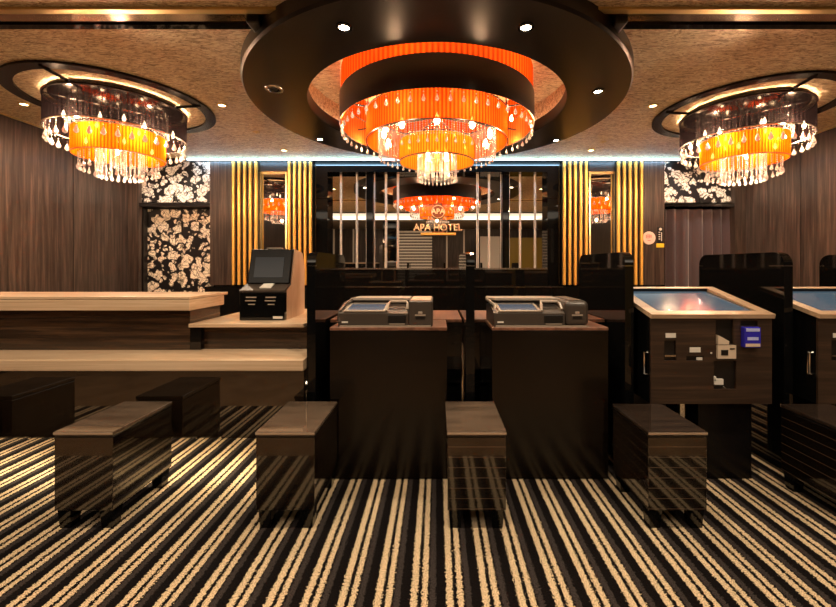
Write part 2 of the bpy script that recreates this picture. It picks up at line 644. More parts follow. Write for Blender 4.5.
ce = struct('ceiling', ceiling_mesh(0.75, 6.6, 1.5, CEIL), M['foil'], 'wrinkled gold foil ceiling')
struct('ceiling_front', box(XL, XR, YF, 0.75, CEIL, CEIL + 0.12), M['white_wall'])
rec = MB()
rec.lathe([(1.33, 2.903), (1.33, 3.14), (1.5, 3.14), (1.5, 2.91)], 96, CX, CY, closed=True)
struct('ceiling_recess_side', rec, M['foil'], 'gold foil side of the round ceiling recess')
rc = MB()
rc.lathe([(0.001, 3.13), (1.36, 3.13), (1.36, 3.18), (0.001, 3.18)], 96, CX, CY)
struct('ceiling_recess', rc, M['foil'], 'gold foil inside the round ceiling recess')

# big lacquered ring under the ceiling
ring = MB()
ring.lathe([(1.265, 2.80), (1.275, 2.782), (1.80, 2.782), (1.815, 2.80), (1.815, 2.902), (1.265, 2.902)], 128, CX, CY, closed=True)
struct('trim_1', ring, M['disc'], 'wide black lacquered ring around the central chandelier')

recess_fill = MB()  # added hidden glow ring that brightens the recess foil
recess_fill.lathe([(1.295, 2.9025), (1.305, 2.9025), (1.305, 2.909), (1.295, 2.909)], 96, CX, CY, closed=True)
tag(recess_fill.build('recess_fill_ring', M['recess_fill']), 'thin glow ring added out of sight to brighten the round ceiling recess', 'light strip')

# mirror band across the ceiling, broken by the ring
for s in (-1, 1):
    def xs(y):
        d = 1.815 ** 2 - (y - CY) ** 2
        return math.sqrt(max(d, 0)) - 0.01
    xe = 4.85
    def strip(y0, y1, z0, z1, m, nm, x_in=None):
        xi0, xi1 = xs(y0), xs(y1)
        mb = MB()
        pts = [(s * xi0, y0), (s * xe, y0), (s * xe, y1), (s * xi1, y1)]
        mb.prism(pts, 'z', z0, z1)
        return struct(nm, mb, m)
    strip(2.555, 2.60, 2.880, 2.899, M['gold_edge'], 'trim_2')
    strip(2.602, 2.708, 2.888, 2.899, M['bronze_mirror'], 'trim_3')
    strip(2.71, 2.762, 2.876, 2.899, M['black_gloss'], 'trim_4')
    strip(2.764, 2.776, 2.884, 2.899, M['gold_edge'], 'trim_5')
    # dark bracket where the band runs into the ring
    struct('trim_6', box(s * 1.20, s * 1.29, 2.62, 2.76, 2.84, 2.899, bev=0.015), M['disc'])

# walls
struct('wall_left', box(XL - 0.1, XL, YF, 6.6, 0, CEIL), M['wall_wood'], 'dark vertical-grained wood wall')
struct('wall_right', box(XR, XR + 0.1, YF, 6.6, 0, CEIL), M['wall_wood'], 'dark vertical-grained wood wall')
struct('wall_back', box(XL, XR, YB, YB + 0.15, 0, CEIL), M['black_gloss'], 'black gloss wall')
struct('wall_front', box(XL, XR, YF - 0.1, YF, 0, CEIL), M['wall_wood'])
# panel joints on the side walls
for s, nm in ((-1, 'left'), (1, 'right')):
    for i, y in enumerate((1.6, 2.8, 4.0, 5.2)):
        struct('trim_%d' % (20 + i + (10 if s > 0 else 0)), box(s * 4.847, s * 4.8505, y - 0.004, y + 0.004, 0, CEIL), M['black_soft'])
    struct('trim_%d' % (40 + s), box(s * 4.83, s * 4.85, YF, 6.4, 2.885, 2.9), M['gold_edge'], 'thin pale line where wall meets ceiling')

YW = 6.12     # face of the panelled back wall
def panel(px0, px1, z0, z1, m, nm, y=YW, back=YB):
    return struct(nm, box(X(px0, y), X(px1, y), y, back, z0, z1), m)
panel(127, 138.5, 0, 2.86, M['wall_wood'], 'wall_back_corner_left', back=6.19)
panel(210, 231.5, 0.9, 2.86, M['wall_wood'], 'wall_back_strip_left')
panel(643.5, 664.5, 0.9, 2.86, M['wall_wood'], 'wall_back_strip_right')
panel(735, 749, 0, 2.86, M['wall_wood'], 'wall_back_corner_right')
# black dado under the mirrors
dado = box(X(210, YW), X(664.5, YW), 5.98, YB - 0.01, 0, 0.885)
struct('wall_back_lower', dado, M['black_gloss'], 'black gloss lower wall below the mirrors')
struct('trim_7', box(X(311, 5.98), X(563, 5.98), 5.965, 5.98, 0.872, 0.885), M['chrome'], 'thin metal edge on the black lower wall')
# black gloss surround of the big mirror
struct('wall_back_mirror_side_left', box(X(311.5, 6.2), X(327.5, 6.2), 6.2, YB - 0.01, 0.885, 2.86), M['black_gloss'])
struct('wall_back_mirror_side_right', box(X(547.5, 6.2), X(563.5, 6.2), 6.2, YB - 0.01, 0.885, 2.86), M['black_gloss'])
struct('wall_back_mirror_header', box(X(327.5, 6.2), X(547.5, 6.2), 6.2, YB - 0.01, Z(172, 6.2), 2.86), M['black_gloss'])
struct('wall_back_mirror_ledge', box(X(327.5, 6.1), X(547.5, 6.1), 6.1, YB - 0.01, 0.885, Z(268.5, 6.1)), M['black_gloss'])
struct('trim_8', box(X(327.5, 6.09), X(547.5, 6.09), 6.085, 6.1, Z(269.5, 6.09), Z(268, 6.09)), M['chrome'], 'thin metal line below the big mirror')

# soffit with cool LED strip
struct('trim_9', box(XL, XR, 6.13, YB, 2.86, CEIL), M['black_soft'])
led = tag(box(X(187, 6.1), X(680, 6.1), 6.085, 6.128, 2.858, 2.878).build('led_strip', M['led_blue']), 'long cool white LED strip where back wall meets ceiling', 'light strip')

area('led_glow', ((X(187, 6.1) + X(680, 6.1)) / 2, 6.02, 2.85), 7.4, 0.02, 11, (0.40, 0.70, 1.0), (0.6, 0, 0))

# ---------------------------------------------------------------- big mirror in panes with bevelled strips
YM = 6.36
zb, zt = 0.90, Z(171, YM)
edges = [329, 341, 357, 367, 374, 386, 398, 477.5, 489, 501.5, 508.5, 520, 535, 547]
where = ['leftmost narrow pane', 'second narrow pane from the left', 'third narrow pane from the left', None, 'narrow pane right of the left black post',
         'pane just left of centre', 'wide centre pane behind the gold sign', 'pane just right of centre',
         'narrow pane left of the right black post', None, 'narrow pane right of the right black post', 'second narrow pane from the right', 'rightmost narrow pane']
for i in range(len(edges) - 1):
    a, b_ = edges[i], edges[i + 1]
    x0, x1 = X(a, YM), X(b_, YM)
    if where[i] is None:
        struct('trim_%d' % (10 + (i > 5)), box(x0, x1, 6.28, YM + 0.05, 0.9, zt + 0.02, bev=0.006), M['black_gloss'], 'black post dividing the big mirror')
        continue
    t = thing('wall_mirror', 'tall mirror pane on the black back wall, ' + where[i], 'mirror', ((x0 + x1) / 2, YM, zb), 0, 'panes of the big mirror')
    hw = (x1 - x0) / 2 - 0.004
    box(-hw, hw, 0.0, 0.012, 0, zt - zb).build('mirror_glass', M['mirror'], t)
    for s in (-1, 1):
        mb = MB()
        e = s * (hw - 0.0)
        mb.prism([(e, 0.0), (e - s * 0.004, -0.006), (e - s * 0.009, -0.006), (e - s * 0.014, 0.0)], 'z', 0, zt - zb)
        mb.build('bevelled_edge', M['bevel'], t)

# mirrors between the gold slats
for px0, px1, lab in ((259.5, 287.5, 'narrow mirror between the two gold slat screens on the left'), (588.5, 616, 'narrow mirror between the two gold slat screens on the right')):
    y = 6.2
    x0, x1 = X(px0, y), X(px1, y)
    z0, z1 = 0.90, Z(172, y)

    t = thing('framed_mirror', lab, 'mirror', ((x0 + x1) / 2, y, z0), 0, None)
    hw = (x1 - x0) / 2
    box(-hw, hw, 0, 0.15, 0, z1 - z0).build('mirror_glass', M['mirror'], t)
    fr = MB()
    fr.box(-hw - 0.0, -hw + 0.03, -0.02, 0, 0, z1 - z0)
    fr.box(hw - 0.03, hw, -0.02, 0, 0, z1 - z0)
    fr.box(-hw + 0.03, hw - 0.03, -0.02, 0, z1 - z0 - 0.03, z1 - z0)
    fr.build('gold_frame', M['gold_edge'], t)
    struct('wall_back_over_mirror', box(x0 - 0.02, x1 + 0.02, 6.15, YB - 0.01, z1, 2.86), M['black_soft'])

# gold slat screens
for px0, px1, lab in ((231.5, 256.5, 'gold slat screen beside the dark wood strip on the left'), (287.5, 311.2, 'gold slat screen between narrow mirror and big mirror, left side'),
                      (563.6, 588, 'gold slat screen between big mirror and narrow mirror, right side'), (618, 643.5, 'gold slat screen beside the round pink wall sign')):
    y = 6.07
    x0, x1 = X(px0, y), X(px1, y)
    z0 = 0.9
    t = thing('slat_screen', lab, 'slat screen', ((x0 + x1) / 2, y, z0), 0, 'gold slat screens on the back wall')
    W = x1 - x0
    box(-W / 2, W / 2, 0.06, 0.11, 0, 2.86 - z0).build('backing', M['black_soft'], t)
    sw = 0.037
    for k in range(5):
        c = -W / 2 + sw / 2 + k * (W - sw) / 4
        mb = MB()
        mb.box(c - sw / 2, c + sw / 2, 0.0, 0.06, 0, 2.835 - z0, bev=0.012, seg=3)
        mb.build('slat', M['gold'], t)

# ---------------------------------------------------------------- floral panels, curtain
yf = 6.2
def fpanel(px0, px1, py0, py1, m, label, y, name='floral_panel', z0=None):
    x0, x1 = X(px0, y), X(px1, y)
    zz0 = Z(py1, y) if z0 is None else z0
    o = box(x0, x1, y, YB - 0.005, zz0, Z(py0, y), bev=0.006).build(name, m)
    return tag(o, label, 'wall panel', 'floral wall panels')
fpanel(138.5, 175.5, 160, 202.5, M['floral'], 'upper floral panel nearest the left corner, cream roses on black', yf)
fpanel(176.3, 210, 160, 202.5, M['floral'], 'upper floral panel beside the left dark wood strip', yf)
fpanel(144, 180.2, 209, 300, M['floral_warm'], 'tall floral panel below the rail nearest the left corner', 6.3, z0=0.02)
fpanel(181.2, 210, 209, 300, M['floral_warm'], 'tall floral panel below the rail beside the left dark wood strip', 6.3, z0=0.02)
fpanel(664.5, 700, 160, 202.5, M['floral'], 'floral panel over the curtain, nearer the pink round sign', yf)
fpanel(700.8, 735, 160, 202.5, M['floral'], 'floral panel over the curtain, nearer the right corner', yf)
struct('trim_12', box(X(138.5, 6.13), X(210, 6.13), 6.13, YB - 0.01, Z(206.5, 6.13), Z(203, 6.13)), M['black_soft'], 'dark rail between the floral panels')
struct('trim_13', box(X(664.5, 6.13), X(735, 6.13), 6.13, YB - 0.01, Z(206.5, 6.13), Z(203.5, 6.13)), M['black_gloss'], 'dark rail above the curtain')
struct('trim_14', box(X(138.5, 6.2), X(143.5, 6.2), 6.2, 6.29, 0, Z(207, 6.2)), M['black_soft'])
cu = MB()
n = 160
cx0, cx1 = X(666, 6.25), X(735, 6.25)
pts = []
for i in range(n + 1):
    u = i / n
    x = cx0 + (cx1 - cx0) * u
    y = 6.27 + 0.045 * math.sin(u * 2 * PI * 6 + 1.2 * math.sin(u * 9)) + 0.005 * math.sin(u * 2 * PI * 15)
    pts.append((x, y))
v, f = [], []
zc = [0.02, 0.8, 1.6, 2.05, Z(209, 6.25)]
for x, y in pts:
    for z in zc: v.append((x, 6.27 + (y - 6.27) * (1.0 if z < 2 else 0.6), z))
k = len(zc)
for i in range(n):
    for j in range(k - 1): f.append((i * k + j, (i + 1) * k + j, (i + 1) * k + j + 1, i * k + j + 1))
cu.add(v, f, True)
cu_o = cu.build('curtain', M['curtain'])
sol = cu_o.modifiers.new('solid', 'SOLIDIFY')
sol.thickness = 0.006
tag(cu_o, 'dark plum brown curtain hanging under the right floral panels', 'curtain')

# signs on the right wood strip
ys = 6.115
t = thing('round_wall_sign', 'round pinkish white sign with faded red characters on the wood strip', 'sign', (X(648.8, ys), ys, Z(238, ys)))
mb = MB()
mb.lathe([(0.001, -0.012), (0.098, -0.012), (0.102, -0.006), (0.102, 0.004)], 40)
mb.v = [(p[0], p[2], p[1]) for p in mb.v]
mb.build('sign_plate', M['pink_white'], t)
mk = MB()
for xx, z0_, z1_ in ((-0.045, -0.005, 0.05), (-0.02, -0.01, 0.062), (0.004, -0.005, 0.055), (0.028, 0.0, 0.05)):
    mk.box(xx - 0.006, xx + 0.006, -0.016, -0.011, z0_, z1_)
mk.box(-0.05, 0.035, -0.016, -0.011, 0.024, 0.032)
mk.box(-0.025, 0.02, -0.016, -0.011, -0.045, -0.033)
mk.build('red_characters', M['red'], t)
t = thing('vertical_wall_sign', 'small black vertical sign with white characters and yellow foot label', 'sign', (X(660, ys), ys, Z(243, ys)))
box(-0.05, 0.05, -0.012, 0.004, 0, 0.252, bev=0.004).build('sign_plate', M['black_soft'], t)
mk = MB()
mk.lathe([(0.001, -0.002), (0.022, -0.002), (0.022, 0.002), (0.001, 0.002)], 20)
mk.v = [(p[0], -0.013 + p[2], 0.215 + p[1]) for p in mk.v]
mk.box(0.012, 0.022, -0.016, -0.011, 0.03, 0.165)
for zz in (0.16, 0.125, 0.09, 0.055):
    mk.box(-0.03, -0.004, -0.016, -0.011, zz, zz + 0.014)
mk.build('white_characters', M['white'], t)
box(-0.058, 0.058, -0.016, 0.004, -0.07, -0.008, bev=0.003).build('yellow_label', M['yellow'], t)

# sign on the big mirror
def text_obj(name, body, size, loc, m, parent, ext=0.006, bold=0.0):
    d = bpy.data.curves.new(name, 'FONT')
    d.body = body
    d.size = size
    d.align_x = 'CENTER'
    d.extrude = ext
    d.offset = bold
    d.materials.append(m)
    o = bpy.data.objects.new(name, d)
    C.objects.link(o)
    bpy.context.view_layer.update()
    me = bpy.data.meshes.new_from_object(o.evaluated_get(bpy.context.evaluated_depsgraph_get()))
    bpy.data.objects.remove(o)
    o = bpy.data.objects.new(name, me)
    C.objects.link(o)
    o.location = loc
    o.rotation_euler = (PI / 2, 0, 0)
    o.parent = parent
    return o
M['sign_brown'] = simple('dark_copper', (0.16, 0.05, 0.02), rough=0.35, metal=0.5)
M['sign_gold'] = simple('pale_gold_letters', (0.85, 0.60, 0.38), rough=0.3, metal=0.6)
ysn = 6.31
t = thing('hotel_sign', 'gold lettering with round crowned emblem mounted on the big mirror', 'sign', (X(438, ysn), ysn, Z(235, ysn)))
mb = MB()
mb.lathe([(0.001, -0.012), (0.108, -0.012), (0.115, -0.004), (0.115, 0.004)], 40)
mb.v = [(p[0], p[2], p[1] + 0.375) for p in mb.v]
mb.prism([(-0.05, 0.47), (-0.06, 0.54), (-0.025, 0.505), (0, 0.56), (0.025, 0.505), (0.06, 0.54), (0.05, 0.47)], 'y', -0.01, 0.005)
em = mb.build('emblem', M['sign_brown'], t)
text_obj('emblem_lettering', 'APA', 0.115, (0, -0.016, 0.345), M['sign_gold'], em, bold=0.001)
rg = MB()
rg.lathe([(0.098, -0.016), (0.106, -0.016), (0.106, -0.010), (0.098, -0.010)], 40, closed=True)
rg.v = [(p[0], p[2], p[1] + 0.375) for p in rg.v]
rg.build('emblem_rim', M['sign_gold'], em)
text_obj('lettering', 'APA HOTEL', 0.150, (0.0, -0.01, 0.075), M['sign_gold'], t, bold=0.002)
mk = MB()
random.seed(3)
xx = -0.19
while xx < 0.19:
    wd = random.uniform(0.012, 0.03)
    mk.box(xx, xx + wd, -0.012, 0, 0.195, 0.225)
    xx += wd + 0.012
mk.build('small_lettering', M['white'], t)
box(-0.28, 0.29, -0.012, 0.0, 0.0, 0.038, bev=0.004).build('gold_bar', M['gold'], t)
box(-0.1, 0.1, -0.004, 0.05, 0.0, 0.06).build('mount', M['sign_brown'], t)

# ---------------------------------------------------------------- crystals
def bead_strand(length, r=0.0075, gap=0.021):
    mb = MB()
    n = max(1, int(length / gap))
    for i in range(n):
        z = -gap * (i + 0.5)
        v = [(0, 0, z + r * 1.15), (r, 0, z), (0, r, z), (-r, 0, z), (0, -r, z), (0, 0, z - r * 1.15)]
        mb.add(v, [(0, 1, 2), (0, 2, 3), (0, 3, 4), (0, 4, 1), (5, 2, 1), (5, 3, 2), (5, 4, 3), (5, 1, 4)])
    return mb


def drop(size=0.05, chain=0.02):
    mb = MB()
    r = 0.007
    z = -chain * 0.5
    v = [(0, 0, z + r), (r, 0, z), (0, r, z), (-r, 0, z), (0, -r, z), (0, 0, z - r)]
    mb.add(v, [(0, 1, 2), (0, 2, 3), (0, 3, 4), (0, 4, 1), (5, 2, 1), (5, 3, 2), (5, 4, 3), (5, 1, 4)])
    s = size
    prof = [(0.001, -chain), (0.06 * s, -chain - 0.12 * s), (0.16 * s, -chain - 0.4 * s), (0.26 * s, -chain - 0.68 * s), (0.2 * s, -chain - 0.88 * s), (0.001, -chain - s)]
    mb.lathe(prof, 8, smooth=False)
    return mb


def ring_of(n, r, z, me, name, parent, jitter=0.0, phase=0.0):
    for k in range(n):
        a = 2 * PI * (k + phase) / n
        rr = r + random.uniform(-jitter, jitter)
        share(name, me, (rr * math.cos(a), rr * math.sin(a), z), random.uniform(0, PI), parent)


def stuff_ring(n, r, z, mbf, name, parent, m, phase=0.5):
    mb = MB()
    for k in range(n):
        a = 2 * PI * (k + phase) / n
        src = mbf()
        mb.add([(p[0] + r * math.cos(a), p[1] + r * math.sin(a), p[2] + z) for p in src.v], src.f)
    o = mb.build(name, m, parent)
    o['kind'] = 'stuff'
    return o


def bulb_mesh():
    mb = MB()
    mb.lathe([(0.001, 0.05), (0.008, 0.03), (0.015, 0.008), (0.015, -0.008), (0.008, -0.02), (0.001, -0.024)], 10)
    return mb


def hoop(r, z, t_=0.006, m=None, name='hoop', parent=None, seg=72):
    mb = MB()
    mb.lathe([(r - t_, z - t_), (r + t_, z - t_), (r + t_, z + t_), (r - t_, z + t_)], seg, closed=True)
    return mb.build(name, m, parent)


def drum(r, z0, z1, m, name, parent, seg=120):
    mb = MB()
    mb.lathe([(r, z0), (r, z1)], seg)
    mb.noflip = True
    return mb.build(name, m, parent)


def point_light(parent, loc, e, col, rad):  # added fill without a bulb, brightening ceiling, recess and walls
    d = bpy.data.lights.new('chandelier_fill', 'POINT')
    d.energy = e
    d.color = col
    d.shadow_soft_size = rad
    o = bpy.data.objects.new('chandelier_fill', d)
    C.objects.link(o)
    o.location = loc
    o.parent = parent


# central chandelier --------------------------------------------------
t = thing('chandelier', 'huge central chandelier with dark band and tiered orange drum shades', 'chandelier', (CX, CY, 3.13))
z = lambda a: a - 3.13
mb = MB()
mb.lathe([(0.972, z(2.60)), (0.978, z(2.595)), (0.978, z(2.872)), (0.972, z(2.872))], 128, closed=True)
mb.build('dark_band', M['band'], t)
mb = MB(); mb.lathe([(0.962, z(2.602)), (0.962, z(2.872))], 128); mb.noflip = True
mb.build('band_lining', M['orange_lining'], t)
drum(0.965, z(2.872), z(3.12), M['orange_shade'], 'upper_drum', t, 128)
drum(0.72, z(2.455), z(2.74), M['orange_shade'], 'drum_shade', t)
drum(0.385, z(2.265), z(2.475), M['orange_shade_hot'], 'inner_drum_shade', t)
for r, zz in ((0.967, 2.872), (0.72, 2.455), (0.72, 2.74), (0.385, 2.265), (0.385, 2.475), (0.59, 2.72), (0.2, 2.46)):
    hoop(r, z(zz), 0.005, M['band'], 'hoop', t)
ca = MB()
ca.lathe([(0.001, 0.0), (0.30, 0.0), (0.30, -0.03), (0.05, -0.05), (0.025, -0.30), (0.025, -0.45), (0.001, -0.46)], 48)
ca.build('canopy', M['chrome'], t)
sp = MB()
for k in range(8):
    a = 2 * PI * k / 8 + PI / 8
    sp.tube([(0.02 * math.cos(a), 0.02 * math.sin(a), z(2.735)), (0.965 * math.cos(a), 0.965 * math.sin(a), z(2.735))], 0.008, 6)
    sp.tube([(0.72 * math.cos(a), 0.72 * math.sin(a), z(2.735)), (0.72 * math.cos(a), 0.72 * math.sin(a), 0)], 0.006, 6)
sp.tube([(0, 0, z(2.7)), (0, 0, z(2.46))], 0.015, 8)
for k in range(4):
    a = 2 * PI * k / 4 + PI / 4
    sp.tube([(0, 0, z(2.47)), (0.385 * math.cos(a), 0.385 * math.sin(a), z(2.47))], 0.006, 6)
sp.build('frame', M['band'], t)
bm_ = bulb_mesh().mesh('bulb', M['bulb'])
for k in range(10):
    a = 2 * PI * (k + 0.5) / 10
    share('bulb', bm_, (0.55 * math.cos(a), 0.55 * math.sin(a), z(2.50)), 0, t, (1.7, 1.7, 1.5))
for k in range(4):
    a = 2 * PI * (k + 0.5) / 4
    share('bulb', bm_, (0.13 * math.cos(a), 0.13 * math.sin(a), z(2.33)), 0, t)
for k in range(6):
    a = 2 * PI * (k + 0.25) / 6
    share('bulb', bm_, (0.84 * math.cos(a), 0.84 * math.sin(a), z(2.80)), 0, t)
st_long = bead_strand(0.36).mesh('bead_strand', M['crystal'])
st_in = bead_strand(0.34).mesh('bead_strand', M['crystal'])
dr = drop(0.062, 0.035).mesh('crystal_drop', M['crystal'])
dr_s = drop(0.05, 0.015).mesh('crystal_drop', M['crystal'])
ring_of(72, 0.59, z(2.72), st_long, 'bead_strand', t)
ring_of(28, 0.20, z(2.46), st_in, 'bead_strand', t)
ring_of(56, 0.955, z(2.598), dr, 'crystal_drop', t)
ring_of(44, 0.59, z(2.36), dr_s, 'crystal_drop', t)
stuff_ring(72, 0.60, z(2.72), lambda: bead_strand(0.36), 'bead_curtain', t, M['crystal'])
stuff_ring(26, 0.12, z(2.46), lambda: bead_strand(0.37), 'bead_curtain', t, M['crystal'])
stuff_ring(28, 0.20, z(2.125), lambda: drop(0.045, 0.01), 'drop_fringe', t, M['crystal'], 0)

for k in range(6):
    a = 2 * PI * (k + 0.25) / 6
    point_light(t, (0.84 * math.cos(a), 0.84 * math.sin(a), z(2.95)), 1.6, (1, 0.40, 0.15), 0.03)
point_light(t, (0, 0, z(2.21)), 16, (1, 0.66, 0.40), 0.02)
for k in range(8):
    a = 2 * PI * (k + 0.5) / 8
    point_light(t, (0.90 * math.cos(a), 0.90 * math.sin(a), z(2.565)), 8, (1, 0.60, 0.32), 0.015)

# side chandeliers -----------------------------------------------------
def side_chandelier(x, y, label):
    t = thing('chandelier', label, 'chandelier', (x, y, 2.9), 0, 'pair of black and orange chandeliers')
    z = lambda a: a - 2.9
    mb = MB()
    mb.lathe([(0.765, z(2.876)), (0.868, z(2.876)), (0.868, z(2.897)), (0.765, z(2.897))], 96, closed=True)
    mb.build('ceiling_ring', M['ring_black'], t)
    for k in range(4):
        arms = MB()
        a = k * PI / 2
        c, s = math.cos(a), math.sin(a)
        arms.tube([(0.83 * c, 0.83 * s, z(2.874)), (0.45 * c, 0.45 * s, z(2.856))], 0.014, 6)
        arms.tube([(0.45 * c, 0.45 * s, z(2.858)), (0.45 * c, 0.45 * s, 0)], 0.014, 6)
        arms.build('arm', M['black_gloss'], t)
    mb = MB()
    mb.lathe([(0.001, z(2.858)), (0.53, z(2.858)), (0.545, z(2.865)), (0.53, z(2.872)), (0.16, z(2.876)), (0.15, z(2.899)), (0.001, z(2.899))], 48)
    mb.build('top_plate', M['chrome'], t)
    drum(0.585, z(2.545), z(2.845), M['black_shade'], 'outer_shade', t, 96)
    hoop(0.585, z(2.845), 0.008, M['band'], 'hoop', t)
    hoop(0.585, z(2.545), 0.005, M['chrome'], 'hoop', t)
    drum(0.39, z(2.325), z(2.575), M['orange_shade_side'], 'inner_shade', t, 96)
    hoop(0.39, z(2.325), 0.004, M['band'], 'hoop', t)
    hoop(0.39, z(2.575), 0.004, M['band'], 'hoop', t)
    fr = MB()
    fr.tube([(0, 0, z(2.87)), (0, 0, z(2.42))], 0.014, 8)
    for k in range(4):
        a = k * PI / 2 + PI / 4
        c, s = math.cos(a), math.sin(a)
        fr.tube([(0, 0, z(2.84)), (0.585 * c, 0.585 * s, z(2.84))], 0.006, 6)
        fr.tube([(0, 0, z(2.57)), (0.39 * c, 0.39 * s, z(2.57))], 0.005, 6)
    fr.build('frame', M['chrome'], t)
    bm_ = bulb_mesh().mesh('bulb', M['bulb_small'])
    for k in range(6):
        a = 2 * PI * (k + 0.2) / 6
        share('bulb', bm_, (0.49 * math.cos(a), 0.49 * math.sin(a), z(2.60)), 0, t)
    for k in range(4):
        a = 2 * PI * (k + 0.5) / 4
        share('bulb', bm_, (0.27 * math.cos(a), 0.27 * math.sin(a), z(2.44)), 0, t)
    for k in range(4):
        a = 2 * PI * k / 4
        share('bulb', bm_, (0.25 * math.cos(a), 0.25 * math.sin(a), z(2.67)), 0, t)
    for k in range(6):   # added fill inside the shade, brightening the ceiling above
        a = 2 * PI * (k + 0.5) / 6
        point_light(t, (0.45 * math.cos(a), 0.45 * math.sin(a), z(2.64)), 0.5, (1, 0.55, 0.27), 0.03)
    point_light(t, (0, 0, z(2.16)), 26, (1, 0.66, 0.42), 0.02)
    for k in range(6):
        a = 2 * PI * (k + 0.5) / 6
        point_light(t, (0.50 * math.cos(a), 0.50 * math.sin(a), z(2.515)), 25, (1, 0.60, 0.34), 0.015)
    s1 = bead_strand(0.26).mesh('bead_strand', M['crystal'])
    s2 = bead_strand(0.10).mesh('bead_strand', M['crystal'])
    s3 = bead_strand(0.30).mesh('bead_strand', M['crystal'])
    d1 = drop(0.085, 0.03).mesh('crystal_drop', M['crystal'])
    d2 = drop(0.065, 0.005).mesh('crystal_drop', M['crystal'])
    ring_of(44, 0.41, z(2.84), s1, 'bead_strand', t)
    ring_of(30, 0.33, z(2.33), s2, 'bead_strand', t)
    ring_of(24, 0.20, z(2.47), s3, 'bead_strand', t)
    ring_of(34, 0.56, z(2.515), d1, 'crystal_drop', t)
    ring_of(30, 0.33, z(2.232), d2, 'crystal_drop', t)
    ring_of(24, 0.20, z(2.175), d2, 'crystal_drop', t)
    stuff_ring(40, 0.57, z(2.55), lambda: bead_strand(0.06), 'bead_fringe', t, M['crystal'])
    stuff_ring(44, 0.415, z(2.84), lambda: bead_strand(0.26), 'bead_curtain', t, M['crystal'])
    stuff_ring(24, 0.17, z(2.47), lambda: bead_strand(0.30), 'bead_curtain', t, M['crystal'])
    return t


side_chandelier(-3.31, 4.08, 'round chandelier with black shade over orange drum above the cream counter')
side_chandelier(3.33, 4.25, 'round chandelier with black shade over orange drum above the touchscreen kiosks')

# ---------------------------------------------------------------- downlights
def downlight(x, y, z_, label, m, grp, power=10, col=(1, 0.85, 0.62), r=0.032, spot=True, ang=1.5):
    t = thing('downlight', label, 'downlight', (x, y, z_), 0, grp)
    mb = MB()
    mb.lathe([(r, -0.004), (r + 0.004, -0.010), (r + 0.02, -0.008), (r + 0.024, 0.0), (r, 0.0)], 32, closed=True)
    mb.build('rim', M['black_gloss'] if m is M['downlight'] else M['gold_edge'], t)
    mb = MB()
    mb.lathe([(0.001, -0.004), (r, -0.004), (r, -0.001), (0.001, -0.001)], 24)
    mb.build('lens', m, t)
    if spot:
        d = bpy.data.lights.new('spot', 'SPOT')
        d.energy = power
        d.color = col
        d.spot_size = ang
        d.spot_blend = 0.6
        d.shadow_soft_size = 0.03
        o = bpy.data.objects.new('spot', d)
        C.objects.link(o)
        o.location = (0, 0, -0.02)
        o.parent = t


G1 = 'spotlights set in the black ring'
for px, py, lab in ((344, 27, 'bright spotlight in the black ring, near side, left of the big chandelier'),
                    (526, 27, 'bright spotlight in the black ring, near side, right of the big chandelier'),
                    (598, 91, 'bright spotlight in the black ring at its right-hand side'),
                    (320, 139, 'small spotlight in the far side of the black ring, left'),
                    (556, 140, 'small spotlight in the far side of the black ring, right')):
    dpt = F * 1.582 / (266 - py)
    downlight((px - 437) / F * dpt, dpt, 2.782, lab, M['downlight'], G1, 26 if py < 60 else 14)
G2 = 'downlights set in the gold ceiling'
for px, py, lab in ((222, 105, 'warm ceiling downlight between left chandelier and black ring'),
                    (24, 104, 'warm ceiling downlight at the left edge beyond the left chandelier'),
                    (653, 105.5, 'warm ceiling downlight between black ring and right chandelier'),
                    
                    (284, 152, 'warm ceiling downlight over the left slat screens'),
                    (591, 153, 'warm ceiling downlight over the right slat screens')):
    dpt = F * 1.70 / (266 - py)
    dpt = min(dpt, 5.72)
    downlight((px - 437) / F * dpt, dpt, 2.9, lab, M['downlight_warm'], G2, 26 if py > 150 else 20, (1, 0.80, 0.58), ang=2.5)
downlight(4.35, 4.2, 2.9, 'warm ceiling downlight behind the right chandelier', M['downlight_warm'], G2, 9, (1, 0.78, 0.52), ang=2.0)
for x, lab in ((-4.15, 'added unseen ceiling light over the left floral panels'), (4.15, 'added unseen ceiling light over the right floral panels')):
    downlight(x, 5.62, 2.9, lab, M['downlight_warm'], 'added lights over the floral panels', 20, (1, 0.88, 0.74), ang=2.5)  # added fill, hidden behind the chandeliers, to brighten the floral panels
for x, lab in ((-3.4, 'outer left'), (-1.5, 'inner left'), (0.0, 'middle'), (1.5, 'inner right'), (3.4, 'outer right')):
    downlight(x, 1.35, 2.9, 'added unseen ceiling light over the benches, ' + lab, M['downlight'], 'added lights over the benches', 46, (1, 0.80, 0.56), ang=1.9)  # added out of view to light the carpet
# dark unlit dome in the ring
t = thing('ceiling_speaker', 'dark round unlit fitting in the left side of the black ring', 'ceiling fitting', ((274 - 437) / F * 3.486, 3.486, 2.782))
mb = MB(); mb.lathe([(0.001, -0.03), (0.03, -0.026), (0.052, -0.008), (0.055, 0.0)], 32); mb.build('dome', M['black_gloss'], t)
mb = MB(); mb.lathe([(0.055, -0.008), (0.075, -0.008), (0.08, 0), (0.055, 0)], 32, closed=True); mb.build('rim', M['chrome'], t)
for px, py, lab in ((256.5, 132, 'tiny sensor in gold ceiling left of the ring'), (603, 142, 'tiny sensor in gold ceiling right of the ring')):
    dpt = F * 1.70 / (266 - py)
    mb = MB(); mb.lathe([(0.001, -0.02), (0.012, -0.018), (0.016, -0.01), (0.04, -0.008), (0.045, 0)], 24)
    o = mb.build('ceiling_sensor', M['gold_edge']); o.location = ((px - 437) / F * dpt, dpt, 2.9)
    tag(o, lab, 'sensor')

